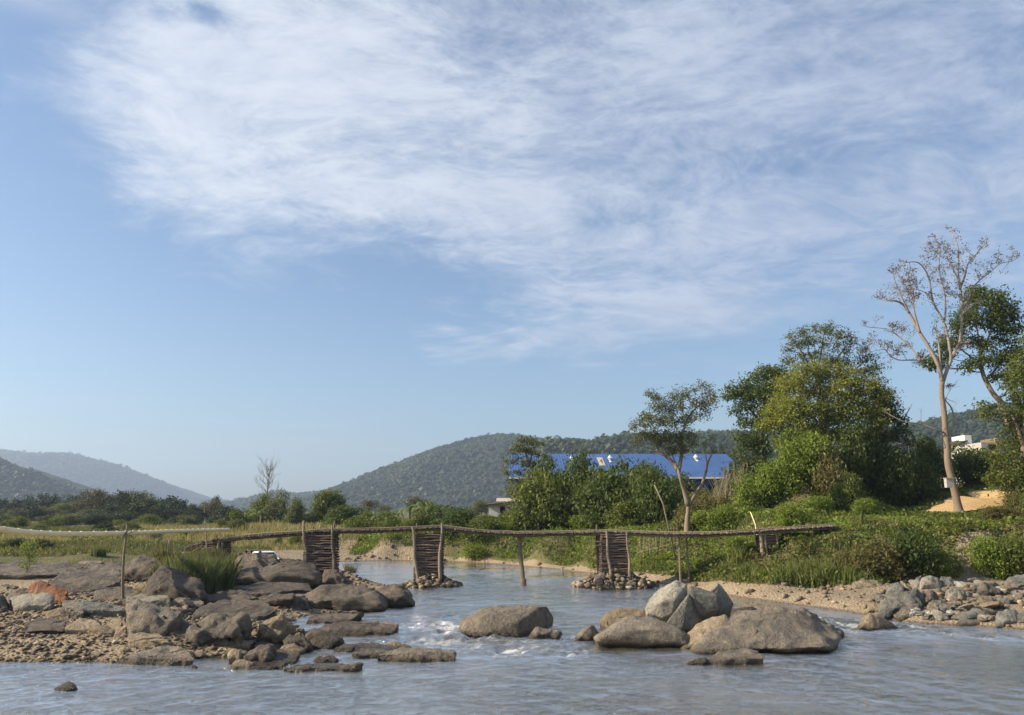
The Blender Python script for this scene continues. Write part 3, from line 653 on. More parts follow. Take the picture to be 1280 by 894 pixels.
rock([(138,798),(146,785),(160,780),(170,797),(150,800)], 'rocktan', 'small tan split rock at the foot of the biggest left-shore boulder', .8, .35, .08, 0, name='rock')
slab_rock([(158,752),(160,742),(185,738),(200,736),(212,748),(214,757),(190,760)], 'rockpale', 'pale layered slab behind the biggest left-shore boulder', None, .5, .85, .03, 1, strata=.025, name='boulder', cat='boulder')
slab_rock([(214,757),(222,748),(235,740),(248,748),(255,758),(240,762)], 'rock', 'brown ridge-backed rock below the reeds', None, .4, .85, .03, 1, strata=.025, name='rock', cat='rock')
slab_rock([(202,770),(215,762),(236,751),(236,760),(225,770)], 'rocktan', 'small tan slab between the big boulder and the ridge-backed rock', None, .4, .85, .03, 1, strata=.025, name='rock', cat='rock')
rock([(55,773),(60,764),(78,758),(90,759),(88,770),(70,776)], 'rocktan', 'bright tan angular block in front of the flat grey slab', 1.0, .5, .04, 0)
slab_rock([(76,773),(80,752),(92,749),(102,752),(104,768),(90,776)], 'rock', 'brown hump joining the bright tan block to the flat grey slab', None, .4, .85, .03, 1, strata=.025, name='boulder', cat='boulder')
slab_rock([(98,766),(102,754),(125,753),(153,755),(154,762),(140,771),(118,773)], 'rockgrey', 'flat grey slab at the foot of the forked stick', None, .5, .85, .03, 1, strata=.025, name='boulder', cat='boulder')
slab_rock([(82,794),(86,780),(100,774),(120,776),(128,786),(122,794)], 'rocktan', 'low brown rock half buried in gravel left of the biggest boulder', None, .4, .85, .03, 1, strata=.025, name='rock', cat='rock')
rock([(10,762),(12,748),(30,742),(60,740),(69,744),(69,755),(60,766),(30,769)], 'rockpale', 'smooth rounded pale grey boulder on the gravel at far left', 2.2, .5, .022, 1)
rock([(36,738),(38,730),(50,726),(65,732),(85,737),(88,748),(80,757),(60,756),(45,750)], 'rockred', 'rusty orange boulder behind the rounded pale grey one', 2.0, .55, .035, 0)
rock([(5,752),(14,742),(30,736),(40,739),(38,750),(20,755)], 'rock', 'grey-brown rock wedged between the rusty orange and pale grey boulders', 1.2, .55, .05, 1, name='rock')
rock([(-30,770),(-24,745),(-8,738),(6,745),(13,760),(8,770)], 'rockdark', 'dark boulder cut off by the left edge of the view', 2.2, .5, .05, 2)
rock([(-6,826),(-2,820),(4,821),(5,827)], 'rockdark', 'small dark stone at the waterline by the left edge', .4, .0, .05, 2, name='rock')
rock([(238,835),(241,831),(247,832),(248,836)], 'rockdark', 'tiny dark stone in the water right of the sloping pale slab', .3, 0, .05, 2, name='rock')

# bedrock shelves of the left shore
BG = None
def bed(pts, label, depth, z0=.7, m_='bed', rough=.03, sm=1, ff=.3, **k): return slab_rock(pts, m_, label, z0 if z0 < .12 else None, ff, .85, rough, sm)
def dome(pts, label, depth, z0=.7, m_='bed', **k): return rock(pts, m_, label, depth, z0 if z0 < .12 else None, .045, 2, name='rock_outcrop', cat='outcrop', front=.5, fs=.92, **k)
bed([(-60,722),(-40,706),(20,706),(60,703),(90,706),(110,716),(70,722),(0,726)], 'long grey bedrock shelf in front of the leafy seedling at far left', 7, .9)
bed([(-60,738),(-50,716),(-10,712),(40,710),(75,716),(100,726),(60,732),(0,740)], 'dark-edged bedrock ledge below the leafy seedling', 5, .75, 'rockdark', lift=4)
bed([(-50,700),(20,697),(60,699),(85,704),(60,708),(-20,708)], 'flat grey bedrock band at the field edge at far left', 7, 1.3)
bed([(45,706),(55,697),(80,692),(110,690),(130,693),(128,704),(90,708)], 'pale bedrock dome at the edge of the grassy field', 6, 1.3, 'rock')
bed([(58,738),(70,722),(95,712),(125,702),(150,700),(158,712),(150,728),(110,738),(80,742)], 'sloping layered bedrock left of the forked stick', 6, .7)
bed([(84,712),(95,705),(112,700),(114,706),(96,714)], 'narrow dark bedrock ridge above the layered slope', 2, 1.1, 'rockdark')
bed([(118,748),(124,734),(150,722),(180,716),(192,718),(196,736),(180,746),(150,752)], 'broad bedrock slab right behind the forked stick', 5, .6)
dome([(150,722),(156,704),(175,693),(198,698),(206,712),(200,726),(170,728)], 'dark bedrock knob topped with dry grass', 4, .95, 'rockdark')
dome([(176,748),(184,722),(200,708),(225,712),(255,722),(262,742),(235,756),(196,754)], 'dark shaded bedrock bank below the reeds', 4.5, .55, 'rockdark')
dome([(290,711),(294,700),(305,693),(330,690),(345,692),(352,704),(345,714),(310,716)], 'dome of dark bedrock with a tan left side near the seated people', 3.2, .6, Y=56.5)
dome([(296,716),(310,706),(325,700),(350,702),(352,712),(330,720)], 'dark overhung bedrock bulge below the dome', 3, .55, 'rockdark', Y=55)
dome([(338,706),(350,696),(375,699),(392,706),(402,716),(396,722),(360,718)], 'dark bedrock ridge running to the foot of the leftmost tall crib', 3, .5, 'rockdark', Y=56.5)
dome([(282,728),(290,714),(330,708),(352,703),(375,706),(398,716),(402,728),(370,730),(320,734)], 'wide rounded bedrock hump of the left shelf', 5, .5, Y=51.5)
dome([(400,732),(405,712),(420,712),(432,722),(430,730)], 'small bedrock step beside the foot of the leftmost tall crib', 2.5, .25, 'rockdark')
bed([(398,736),(406,726),(425,722),(455,730),(460,736),(430,740)], 'low dark bedrock tongue at the river below the leftmost tall crib', 4, .1, 'rockdark')
dome([(444,738),(448,731),(456,729),(460,733),(458,739)], 'small dark rock knob on the shelf edge', 1.2, .3, 'rockdark')
bed([(282,742),(300,731),(340,728),(385,729),(392,738),(350,746),(300,748)], 'flat brown bedrock pavement in the middle of the left shelf', 5, .3)
dome([(308,758),(320,748),(345,742),(368,741),(370,748),(355,758),(325,761)], 'tilted bedrock slab with dark lower edge', 3, .3, lift=2)
dome([(345,762),(352,752),(366,746),(384,748),(388,760),(370,764)], 'dark bedrock wedge left of the rounded riverside humps', 2.5, .2, 'rockdark')
dome([(376,752),(384,742),(402,733),(440,731),(468,736),(482,748),(483,758),(450,763),(400,765),(382,762)], 'large rounded bedrock hump at the riverside', 6, .05)
dome([(458,752),(463,740),(480,732),(505,731),(512,740),(520,754),(500,757),(475,760)], 'dark blunt bedrock nose ending the left shelf', 3.5, 0, 'bed')
dome([(258,764),(275,752),(300,750),(322,756),(320,766),(285,768)], 'low grey-brown bedrock patch on the stony ground', 2.5, .4)
dome([(304,770),(308,760),(318,759),(324,764),(322,770)], 'small dark rounded rock on the stony ground of the shelf', 1., .35, 'rockdark')
bed([(330,746),(345,738),(376,738),(388,744),(370,750),(345,750)], 'smooth tan bedrock patch behind the tilted slab', 3, .4, 'rock')
bed([(205,712),(212,706),(250,704),(262,708),(245,714)], 'flat pale bedrock hidden among the reeds', 3, 1.1, 'rock')

bed([(240,772),(250,760),(290,752),(330,753),(345,762),(325,773),(280,776)], 'broad low bedrock sheet across the stony ground behind the sandy-yellow boulder', 3, .4)
bed([(246,754),(252,744),(280,739),(310,740),(322,747),(290,756)], 'flat bedrock sheet just right of the green reeds', 3, .4)
bed([(384,778),(392,768),(420,764),(455,765),(440,773),(410,779)], 'thin bedrock sheet at the edge of the inlet behind the long dark slab', 2.5, .05)
bed([(168,790),(180,778),(222,772),(240,780),(236,792),(200,798)], 'tilted bedrock slab at the right foot of the biggest left-shore boulder', 2.5, .4)
bed([(30,790),(36,778),(60,773),(84,778),(82,790),(55,795)], 'low brown bedrock slab rising from the gravel at far left', 2, .5)
bed([(318,826),(326,816),(350,813),(372,818),(368,827),(340,830)], 'dark wet ledge between the lumpy dark rock and the awash brown slab', 1.5, .03, 'rockdark')

# stony right bank
def RB(p, m_, l, d=None, r=.05, sm=1, **k): return rock(p, m_, l, d, k.pop('z0', None), r, sm, **k)
RB([(1062,735),(1066,727),(1078,722),(1092,725),(1106,730),(1106,737),(1080,738)], 'rocktan', 'long brown and tan rock at the end of the sand beach under the bank', 1.4)
RB([(1107,744),(1110,731),(1122,727),(1131,732),(1130,744)], 'rockgrey', 'squarish grey boulder at the left end of the stony bank', 1.3)
RB([(1148,734),(1152,722),(1164,719),(1174,723),(1178,731),(1170,738),(1155,738)], 'rockpale', 'light grey rounded boulder, palest and topmost of the stony bank', 1.5, .02, 3)
RB([(1142,732),(1145,722),(1152,719),(1152,733)], 'rockgrey', 'grey upright stone left of the palest rounded boulder', .7, name='rock')
RB([(1172,730),(1176,720),(1188,721),(1200,728),(1196,734),(1180,734)], 'rockgrey', 'grey slab right of the palest rounded boulder', 1.5)
RB([(1096,770),(1100,757),(1120,742),(1145,736),(1155,742),(1150,752),(1130,762),(1108,773)], 'rockgrey', 'large sloping layered grey slab reaching the water at the left of the stony bank', 3.0, .08)
RB([(1148,756),(1150,745),(1165,737),(1175,750),(1168,758)], 'rockdark', 'darkest angular block on top of the layered grey slab', 1.4, .05, 0)
RB([(1118,768),(1130,757),(1150,754),(1152,762),(1140,775),(1122,776)], 'rock', 'brown slab below the darkest angular block', 1.3)
RB([(1217,744),(1220,734),(1230,727),(1240,731),(1252,737),(1250,744),(1230,747)], 'rock', 'brown boulder with a dark grey right half on the stony bank', 1.4)
RB([(1255,728),(1262,721),(1280,719),(1300,722),(1300,732),(1270,733)], 'rockgrey', 'wide dark grey boulder under the bushes at the right edge', 1.8)
RB([(1243,781),(1246,768),(1258,762),(1270,764),(1278,772),(1270,783),(1252,786)], 'rockgrey', 'dark grey angular boulder at the waterline near the right edge', 1.3, .04, 0)
RB([(1132,769),(1136,762),(1145,758),(1151,761),(1148,768),(1138,772)], 'rockwhite', 'bright white flat rock above the brown slab of the stony bank', .7, .05, 2, name='rock')
RB([(1176,772),(1178,766),(1188,761),(1196,764),(1195,769),(1184,771)], 'rockwhite', 'bright white rock arched over a hole at the waterline', .7, .06, 2, name='rock')
RB([(1150,771),(1152,765),(1162,763),(1166,768),(1160,773)], 'rockwhite', 'small white rock between the two bigger white ones', .5, .06, 2, name='rock')
RB([(1160,775),(1164,764),(1172,758),(1178,764),(1176,776)], 'rock', 'upright grey-brown rock between the white ones', .8, .05, 0, name='rock')
RB([(1080,766),(1084,757),(1096,752),(1108,756),(1104,765),(1090,769)], 'rocktan', 'tan rock half buried at the end of the sand beach', 1.1, .06, 2, name='rock')
RB([(1194,781),(1200,774),(1220,772),(1234,776),(1234,783),(1205,784)], 'rock', 'flat grey-brown slab lying along the right waterline', .9, .03, 1, name='rock')
RB([(1180,748),(1186,739),(1200,735),(1212,741),(1210,748),(1192,751)], 'rockpale', 'pale broken boulder in the middle of the stony bank', 1.2, .09, 0, name='rock')
RB([(1152,762),(1162,752),(1176,748),(1186,755),(1182,762),(1165,766)], 'rockgrey', 'blue-grey angular slab in the middle of the stony bank', 1.2, .05, 0, name='rock')

# repeated stones from shared meshes
def stoneproto(seed, flat=.62, big=False):
    rng = np.random.default_rng(seed); pts = unit(rng.normal(size=(13, 3)))*rng.uniform(.78, 1.05, (13, 1))*np.array([1.15, .9, flat])
    V, F = rockmesh([tuple(p) for p in pts], .34, .06, seed, 1, 1.3); return me_np('stone', V, F, None, False)
STM = ['rock', 'rockgrey', 'rocktan', 'rockpale', 'rockdark']
SP = {}
for i in range(6):
    base = stoneproto(50+i, .5+.08*i)
    for k in STM:
        q = base.copy(); q.materials.append(M[k]); SP[(i, k)] = q
def stone(p, s, kind, label, group, seedr, name='stone'):
    o = bpy.data.objects.new(name, SP[(seedr.randrange(6), kind)]); COL.objects.link(o)
    o.location = p; o.scale = (s*seedr.uniform(.8, 1.35), s*seedr.uniform(.8, 1.2), s*seedr.uniform(.7, 1.1)); o.rotation_euler = (seedr.uniform(-.4, .4), seedr.uniform(-.4, .4), seedr.uniform(0, 6.28))
    return tag(o, label, 'stone', group)
rr = random.Random(12)
n = 0
while n < 150:
    px = rr.uniform(1098, 1330); py = rr.uniform(722, 784)
    if py > 770+(px-1100)*.075 or py < 724+max(0, 1112-px)*2: continue
    p = GH(px, py, 90)
    if p[2] < .03: continue
    s = rr.choice([.16, .2, .25, .3, .36, .48])*rr.uniform(.8, 1.2)
    p[2] = hz(p[0], p[1])+s*.2
    stone(p, s, rr.choice(['rock', 'rockgrey', 'rockgrey', 'rockpale', 'rocktan', 'rockgrey', 'rock']), 'loose angular stone of the rubble along the right-hand waterside', 'loose stones of the right bank', rr); n += 1
n = 0
while n < 95:
    px = rr.uniform(-30, 340); py = rr.uniform(738, 826)
    if py > 826-(px > 250)*16: continue
    p = GH(px, py, 90)
    if p[2] < .04: continue
    s = rr.choice([.09, .11, .14, .18, .24])*rr.uniform(.8, 1.2)
    p[2] = hz(p[0], p[1])+s*.25
    stone(p, s, rr.choice(['rock', 'rocktan', 'rockdark', 'rock', 'rocktan']), 'cobble scattered between the boulders of the left shore', 'cobbles of the left shore', rr); n += 1
# gravel (uncountable)
def gravel(name, label, pts, size, matk, seed):
    rng = np.random.default_rng(seed); n = len(pts)
    bm = bmesh.new(); 
    for v in unit(rng.normal(size=(11, 3)))*np.array([1.1, .9, .65]): bm.verts.new(v)
    bmesh.ops.convex_hull(bm, input=bm.verts); bmesh.ops.triangulate(bm, faces=bm.faces); bm.verts.ensure_lookup_table()
    bmesh.ops.delete(bm, geom=[v for v in bm.verts if not v.link_faces], context='VERTS'); bm.verts.index_update()
    v = np.array([q.co[:] for q in bm.verts]); f = np.array([[q.index for q in t.verts] for t in bm.faces]); bm.free()
    a = rng.uniform(0, 6.28, n); s = size*(.35+2.3*rng.random(n)**4.5); ca, sa = np.cos(a), np.sin(a)
    st = rng.uniform(.7, 1.3, (n, 3))
    P_ = v[None]*st[:, None]*s[:, None, None]
    X = P_[..., 0]*ca[:, None]-P_[..., 1]*sa[:, None]; Y = P_[..., 0]*sa[:, None]+P_[..., 1]*ca[:, None]
    V = np.stack([X, Y, P_[..., 2]], -1)+pts[:, None]; V[..., 2] += (s*.3)[:, None]
    F = f[None]+(np.arange(n)*len(v))[:, None, None]
    o = ob(name, V.reshape(-1, 3), F.reshape(-1, 3), matk); tag(o, label, 'gravel', None, 'stuff'); return o
m, nt, b = mat('gravel_stone'); r = island(nt)
cr = nt.nodes.new('ShaderNodeValToRGB'); nt.links.new(r, cr.inputs[0]); e = cr.color_ramp.elements
for i, (p, c) in enumerate([(0, (.08,.063,.045)), (.3, (.15,.115,.08)), (.55, (.21,.16,.10)), (.8, (.14,.115,.085)), (1, (.38,.31,.22))]):
    q = e[i] if i < 2 else e.new(p); q.position = p; q.color = (*c, 1)
e[0].position = 0
nt.links.new(cr.outputs[0], b.inputs['Base Color']); b.inputs['Roughness'].default_value = .9; b.inputs['Specular IOR Level'].default_value = .2; M['gravel'] = m
def field(x0, x1, y0, y1, n, cond, rng):
    X = rng.uniform(x0, x1, n); Y = rng.uniform(y0, y1, n); S = river_sd(X, Y); k = cond(X, Y, S); X, Y, S = X[k], Y[k], S[k]
    return np.stack([X, Y, height(X, Y, S)], 1)
rg = np.random.default_rng(8)
gravel('gravel', 'tan gravel and pebbles covering the left shore', field(-32, -8, 25, 50, 34000, lambda X, Y, S: (S > -.25) & (S < 17) & (rg.random(len(X)) < np.exp(-np.maximum(Y-38, 0)*.12)), rg), .052, M['gravel'], 1)
gravel('gravel', 'coarse tan gravel scattered on the far beach and round the bridge foot', field(-18, 45, 33, 92, 26000, lambda X, Y, S: (S > -.1) & (S < np.interp(X, [-14, 10, 14, 20, 45], [3.0, 4.5, 6, 9, 13])) & (rg.random(len(X)) < np.interp(X, [-18, 14, 22, 45], [.6, .5, .5, 1.])), rg), .10, M['gravel'], 2)

# ---------------------------------------------------------------- footbridge
rngb = np.random.default_rng(3)
deckpx = [(236,684,61.5),(262,676,61.3),(285,671.5,61),(340,667,60.8),(385,664,60.5),(403,662.5,60.2),(470,661,60),(520,659,59.5),(545,658,59.4),(560,658.5,59.3),(600,663,59.2),(651,665.5,59),(700,664.5,58.8),(765,663.5,58.5),(820,665.5,58.2),(850,666,58),(900,665,57.6),(950,662,57.3),(1000,658.5,57),(1042,656,56.8)]
DK = smoothpoly([PZ(*p) for p in deckpx], 6)
seg = np.r_[0, np.cumsum(np.linalg.norm(np.diff(DK, axis=0), axis=1))]
def dk(s): return np.array([np.interp(s, seg, DK[:, i]) for i in range(3)])
br = empty('footbridge', DK[0]-np.array([0, 0, 1.2]), 0, 'long rustic footbridge of round sticks and logs crossing the river on stacked log cribs', 'footbridge')
s = 0; mb = MB()
while s < seg[-1]:
    c = dk(s); r_ = rngb.uniform(.045, .075); wl = rngb.uniform(-.16, .12); tw = rngb.uniform(-.06, .06)
    zt = rngb.uniform(-.02, .03)
    mb.tube([c+[tw, -.85+wl, zt-r_], c+[0, 0, -r_+.01], c+[-tw, .85+rngb.uniform(-.1, .1), zt-r_]], [r_, r_*.95, r_*.8], 7, rngb, .08); s += r_*1.95
mb.build('deck', M['stick'], br)
for off, rad, dz_ in ((-.62, .085, -.19), (.0, .08, -.2), (.6, .085, -.19)):
    mb = MB(); s = 0
    while s < seg[-1]-.5:
        e_ = min(s+rngb.uniform(5, 7), seg[-1]); ts = np.linspace(max(0, s-.4), e_, 9)
        P_ = np.array([dk(t) for t in ts])+[0, off+rngb.uniform(-.08, .08), dz_-rad*.35]; P_[:, 2] += rngb.uniform(-.035, .03, 9)
        mb.tube(P_, np.linspace(rad*1.1, rad*.75, 9), 8, rngb, .06); s = e_
    mb.build('stringer', M['log'], br)
mb = MB()   # long side rail poles lashed on the near edge of the deck
s = 5.
while s < seg[-1]-1:
    e_ = min(s+rngb.uniform(4, 6), seg[-1]-.2); ts = np.linspace(s-.3, e_, 7)
    P_ = np.array([dk(t) for t in ts])+[0, -.72, .05]; P_[:, 2] += rngb.uniform(-.02, .02, 7)
    mb.tube(P_, np.linspace(.055, .04, 7), 7, rngb, .06); s = e_
mb.build('edge_pole', M['stick'], br)
def crib(px0, px1, pyt, Y, zbot, dep, lean, posts, plabel=None, dia=.115, rough=1.):
    a = PZ(px0, pyt, Y); b_ = PZ(px1, pyt, Y); zt = a[2]; y0 = Y-dep/2; y1 = Y+dep/2; x0, x1 = a[0], b_[0]
    holder = None; mb = MB(); z = zbot; k = 0
    while z < zt-.06:
        f = (z-zbot)/(zt-zbot); sl = lean*(1-f)
        d = dia*rngb.uniform(.75, 1.15)
        if k % 2 == 0:
            d = dia*rngb.uniform(1.0, 1.35)
            for yy in (y0, y0+.16, (y0+y1)/2, y1):
                j = rngb.uniform(-.05, .05, 4)*rough
                mb.tube(wobble([x0-sl-.08+j[0], yy+j[1]*.6, z], [x1+sl+.08+j[2], yy+j[3]*.6, z+rngb.uniform(-.02, .02)], 5, .022, rngb), [d*.5, d*.52, d*.5, d*.46, d*.42], 7, rngb, .1)
        else:
            for xx in np.linspace(x0-sl, x1+sl, 4):
                j = rngb.uniform(-.05, .05, 4)*rough
                e0 = -.14-abs(j[1])*2 if xx < x0-sl+.05 or xx > x1+sl-.05 else .06
                d = dia*rngb.uniform(.55, .75); mb.tube(wobble([xx+j[0], y0+e0, z], [xx+j[2], y1+.12, z], 4, .012, rngb), d*.5, 7, rngb, .1)
        z += d*(.74 if k % 2 == 0 else .9); k += 1
    c = mb.build('log_crib', M['log'], br)
    for (xp, yp, zb, zt2, lx, r_) in posts:
        X = PZ(xp, 660, Y)[0]; yy = y0-.15 if yp == 0 else y1+.1
        m2 = MB(); m2.tube(wobble([X+lx, yy, zb-.3], [X, yy+(.1 if yp == 0 else 0), zt2], 7, .02, rngb), np.linspace(r_*1.15, r_*.75, 7), 8, rngb, .08)
        m2.build('post', M['stick'] if yp == 0 else M['log'], c)
    if plabel: c['label'] = plabel
    return c
zdk = 4.0
crib(387,419,666,60.2,.35,2.0,.12,[(384,0,.6,4.5,.35,.1),(419,0,.3,4.1,.3,.085),(414,1,.3,4.45,0,.09),(387,1,.5,4.0,0,.08)], 'dark tall crib half hidden behind the bedrock')
crib(522,553,665,59.3,.1,1.9,.0,[(518,0,.2,4.1,.5,.12),(554,0,.2,4.35,-.1,.11),(519,1,.2,4.3,0,.08),(551,1,.2,4.15,0,.08)], 'crib standing in mid river on a rubble base')
crib(750,781,666,58.4,.75,1.9,.08,[(756,0,.5,3.85,.25,.1),(781,0,.8,3.7,.1,.09),(748,1,.6,4.2,0,.09),(773,1,.6,4.15,0,.08)], 'reddish crib on a rubble heap by the far beach')
crib(258,284,674,61.2,1.7,1.5,.0,[(280,0,1.4,3.2,0,.12),(284,0,1.4,3.3,.1,.1)], 'low crib at the left landing')
crib(949,966,668,57.4,1.8,1.3,.0,[(946,0,1.6,3.9,.05,.14),(952,0,1.6,3.6,0,.1),(966,0,2.0,3.6,0,.09)], 'low dark crib against the right bank')
mb = MB(); a = PZ(651,665,59)
mb.tube(wobble([a[0]+.15, 58.8, -.6], [a[0]-.1, 59, a[2]-.2], 7, .012, rngb), np.linspace(.19, .135, 7), 9, rngb, .07); mb.build('post', M['post'], br)
mb = MB(); mb.tube([[a[0]+.15, 58.72, -.3], [a[0]+.17, 58.7, .45]], [.27, .2], 9, rngb, .12); mb.build('post_footing', M['log'], br)
for (px, r_, yy) in ((848, .075, 57.6), (858, .07, 58.3)):
    a = PZ(px, 666, yy); mb = MB(); mb.tube(wobble([a[0]+.05, yy, hz(a[0], yy)-.3], [a[0], yy, a[2]-.15], 6, .01, rngb), np.linspace(r_*1.2, r_*.9, 6), 7, rngb, .07); mb.build('post', M['post'], br)
mb = MB()
a = PZ(740,677,57.3); mb.tube([a, a+[.9, .1, -.02]], [.04, .035], 6); a = PZ(742,682,57.3); mb.tube([a, a+[.7, .1, .02]], [.035, .03], 6)
mb.build('brace', M['stick'], br)

# rubble heaps under two of the cribs, stacked log pile at the left landing
def heap(cpx, cpy, z0, Y, rx, ry, hh, n, label, group, seed, pal, smin=.1, smax=.3):
    r2 = random.Random(seed); c = AT(cpx, Y, z0)
    for i in range(n):
        a_ = r2.uniform(0, 6.28); q = r2.random()**.55
        x = c[0]+math.cos(a_)*rx*q; y = c[1]+math.sin(a_)*ry*q
        s = r2.uniform(smin, smax); z = max(z0, hz(x, y)-.1 if z0 > .1 else 0)+hh*(1-q)**1.1
        stone((x, y, z+s*.1), s, r2.choice(pal), label, group, r2)
    V = []; F = []
    rng = np.random.default_rng(seed); K = 700
    a_ = rng.uniform(0, 6.28, K); q = rng.random(K)**.5
    P_ = np.stack([c[0]+np.cos(a_)*rx*q*1.04, c[1]+np.sin(a_)*ry*q*1.04, z0+hh*(1-q)**1.1-.04], 1)
    return gravel('rubble_fill', 'small broken stone filling '+group.split('stones ')[1], P_, .13, M['gravel'], seed)
heap(539, 727, -.05, 58.7, 2.05, 1.9, .95, 62, 'broken stone of the rubble base under the mid-river crib', 'stones heaped in the river under the middle crib', 21, ['rock', 'rockdark', 'rocktan', 'rockdark'])
heap(768, 722, .02, 57.9, 2.9, 2.2, 1.3, 80, 'broken stone of the rubble heap under the far-beach crib', 'stones heaped on the beach under the right crib', 22, ['rocktan', 'rock', 'rockdark', 'rock'])
rock([(741,727),(744,719),(752,715),(757,718),(752,727)], 'rock', 'flat reddish slab leaning on the left of the far-beach rubble heap', .5, .0, .04, 1, name='rock', Y=55.6)
c0 = AT(252, 61, 1.6); rl = random.Random(4)
lp_lab = 'short rough log of the pile at the left end of the footbridge'
protoL = []
for k in range(4):
    mb = MB(); rg2 = np.random.default_rng(60+k); mb.tube(wobble([-.55, 0, 0], [.55, 0, 0], 5, .04, rg2), .085, 8, rg2, .15); me_ = me_np('log', np.concatenate(mb.V), mb.F, M['log'], True); protoL.append(me_)
for i in range(46):
    f = rl.random()**.8; x0 = PZ(228, 680, 61)[0]; x = x0+f*2.3; top = 1.75+f*1.25
    z = rl.uniform(1.5, top)
    o = bpy.data.objects.new('log', protoL[i % 4]); COL.objects.link(o); o.location = (x, 60.9+rl.uniform(-.8, .6), z); o.rotation_euler = (rl.uniform(-.3, .3), rl.uniform(-.5, .3)-.2, rl.uniform(-1.8, 1.8)); o.scale = (rl.uniform(.5, .95), 1.2, 1.2)
    tag(o, lp_lab, 'log', 'logs piled at the left landing')

# ---------------------------------------------------------------- bamboo rail and sticks, left
def pole(name, label, cat, P_, r0_, r1_, mt, group=None, rings=None, sides=10, extra=None):
    P_ = np.array(P_); o0 = P_[0].copy(); mb = MB(); mb.tube(P_, np.linspace(r0_, r1_, len(P_)), sides, None, 0)
    if rings:
        L_ = np.r_[0, np.cumsum(np.linalg.norm(np.diff(P_, axis=0), axis=1))]; s_ = rings*.6
        while s_ < L_[-1]:
            a_ = np.array([np.interp(s_, L_, P_[:, i]) for i in range(3)]); b_ = np.array([np.interp(s_+.05, L_, P_[:, i]) for i in range(3)])
            q = r0_+(r1_-r0_)*s_/L_[-1]; mb.tube([a_, (a_+b_)/2, b_], [q*1.02, q*1.13, q*1.02], sides, None, 0); s_ += rings
    if extra: extra(mb)
    return tag(mb.build(name, mt, None, o0, True), label, cat, group)
pole('bamboo_pole', 'long pale yellow bamboo pole held level as a handrail in front of the left bank', 'bamboo pole',
     smoothpoly([PZ(-40,656,31), PZ(0,661.5,33), PZ(40,666,35), PZ(90,667.5,38.5), PZ(157,666.5,42.5), PZ(220,664,50), PZ(286,662,59)], 5), .125, .11, M['bamboo'], None, .85)
g1 = GH(155, 752); yy = 42.3
def fork(mb):
    a_ = PZ(157, 666, yy); mb.tube([a_+[-.0, 0, -.15], a_+[-.28, .02, .0], a_+[-.45, .02, .05]], [.03, .022, .01], 6)
    mb.tube([a_+[0, -.1, -.12], a_+[.3, -.1, .0], a_+[.62, -.06, .1]], [.03, .02, .008], 6); mb.tube([a_+[.3, -.1, 0], a_+[.42, -.1, .2]], [.015, .006], 5)
    mb.tube([a_+[.02, .0, .25], a_+[-.05, 0, .45]], [.03, .012], 5)
b0 = PZ(154.5, 752, yy); zg = hz(b0[0], yy)
pole('forked_stick', 'upright forked stick with twig stubs propping the bamboo pole', 'stick', smoothpoly([[b0[0], yy, min(zg, b0[2])-.2], PZ(154.5,728,yy)+[0,-.1,0], PZ(155.5,700,yy)+[0,-.1,0], PZ(158,678,yy)+[0,-.12,0], PZ(159,657,yy)], 3), .085, .045, M['post'], extra=fork)
for (xa, ya, xb, yb_, lab) in ((211,693,211,660,'thin upright stick under the bamboo pole, left one of the crossed pair'), (216,692,210,672,'thin slanted stick under the bamboo pole, right one of the crossed pair')):
    a_ = PZ(xa, ya, 52); a_[2] = hz(a_[0], 52)-.2
    pole('support_stick', lab, 'stick', [a_, PZ((xa+xb)/2, (ya+yb_)/2, 51.9), PZ(xb, yb_, 51.8)], .05, .035, M['stick'])
lp = PZ(259, 690, 58); lamp = empty('lamp_post', (lp[0], 58, hz(lp[0], 58)), 0, 'thin wooden pole carrying a small dark solar lamp box above the left landing', 'lamp post')
mb = MB(); mb.tube(smoothpoly([[lp[0]+.1, 58, hz(lp[0], 58)-.3], PZ(258,672,58), PZ(256.5,650,58), PZ(255,630,58)], 3), np.linspace(.07, .02, 10), 7, None, 0); mb.build('pole', M['stick'], lamp, smooth=True)
M['black'] = simple('black_plastic', (.02,.02,.022), (.03,.03,.034), 3, .5, 0)
q = PZ(254.5, 644.5, 57.9); mb = MB(); mb.box(q[0]-.19, q[0]+.19, q[1]-.1, q[1], q[2]-.15, q[2]+.15); mb.box(q[0]-.22, q[0]+.22, q[1]-.16, q[1]+.02, q[2]+.152, q[2]+.18); mb.build('lamp_box', M['black'], lamp)

# bleached leaning stick, rack and stake fence on the far bank
a_ = PZ(948, 668, 58.6); pole('pale_stick', 'pale leaning stick rising above the deck over the low right crib', 'stick', [[a_[0]+.05, 58.6, hz(a_[0], 58.6)-.2], PZ(944,655,58.8), PZ(938,640,59)], .055, .03, M['bamboo'])
a_ = PZ(838, 655, 66)
pole('leaning_pole', 'bare pole leaning in front of the dark bushes left of the sparse forked tree', 'pole', [[a_[0]+.4, 66, hz(a_[0], 66)-.3], PZ(829,630,66), PZ(818,606,66)], .075, .05, M['stick'])
fe = empty('stake_fence', AT(825, 70, hz(AT(825,70,2)[0], 70)), 0, 'short garden fence of thin upright stakes on the far bank right of the far-beach crib', 'fence')
mb = MB(); rf = np.random.default_rng(9)
for px in np.arange(796, 850, 4.2):
    x = AT(px, 70-(px-796)*.06, 2)[0]; y = 70-(px-796)*.06; z = hz(x, y); mb.tube([[x, y, z-.1], [x+rf.uniform(-.1, .1), y, z+rf.uniform(1.3, 2.1)]], [.035, .025], 5)
mb.build('stakes', M['stick'], fe); mb = MB()
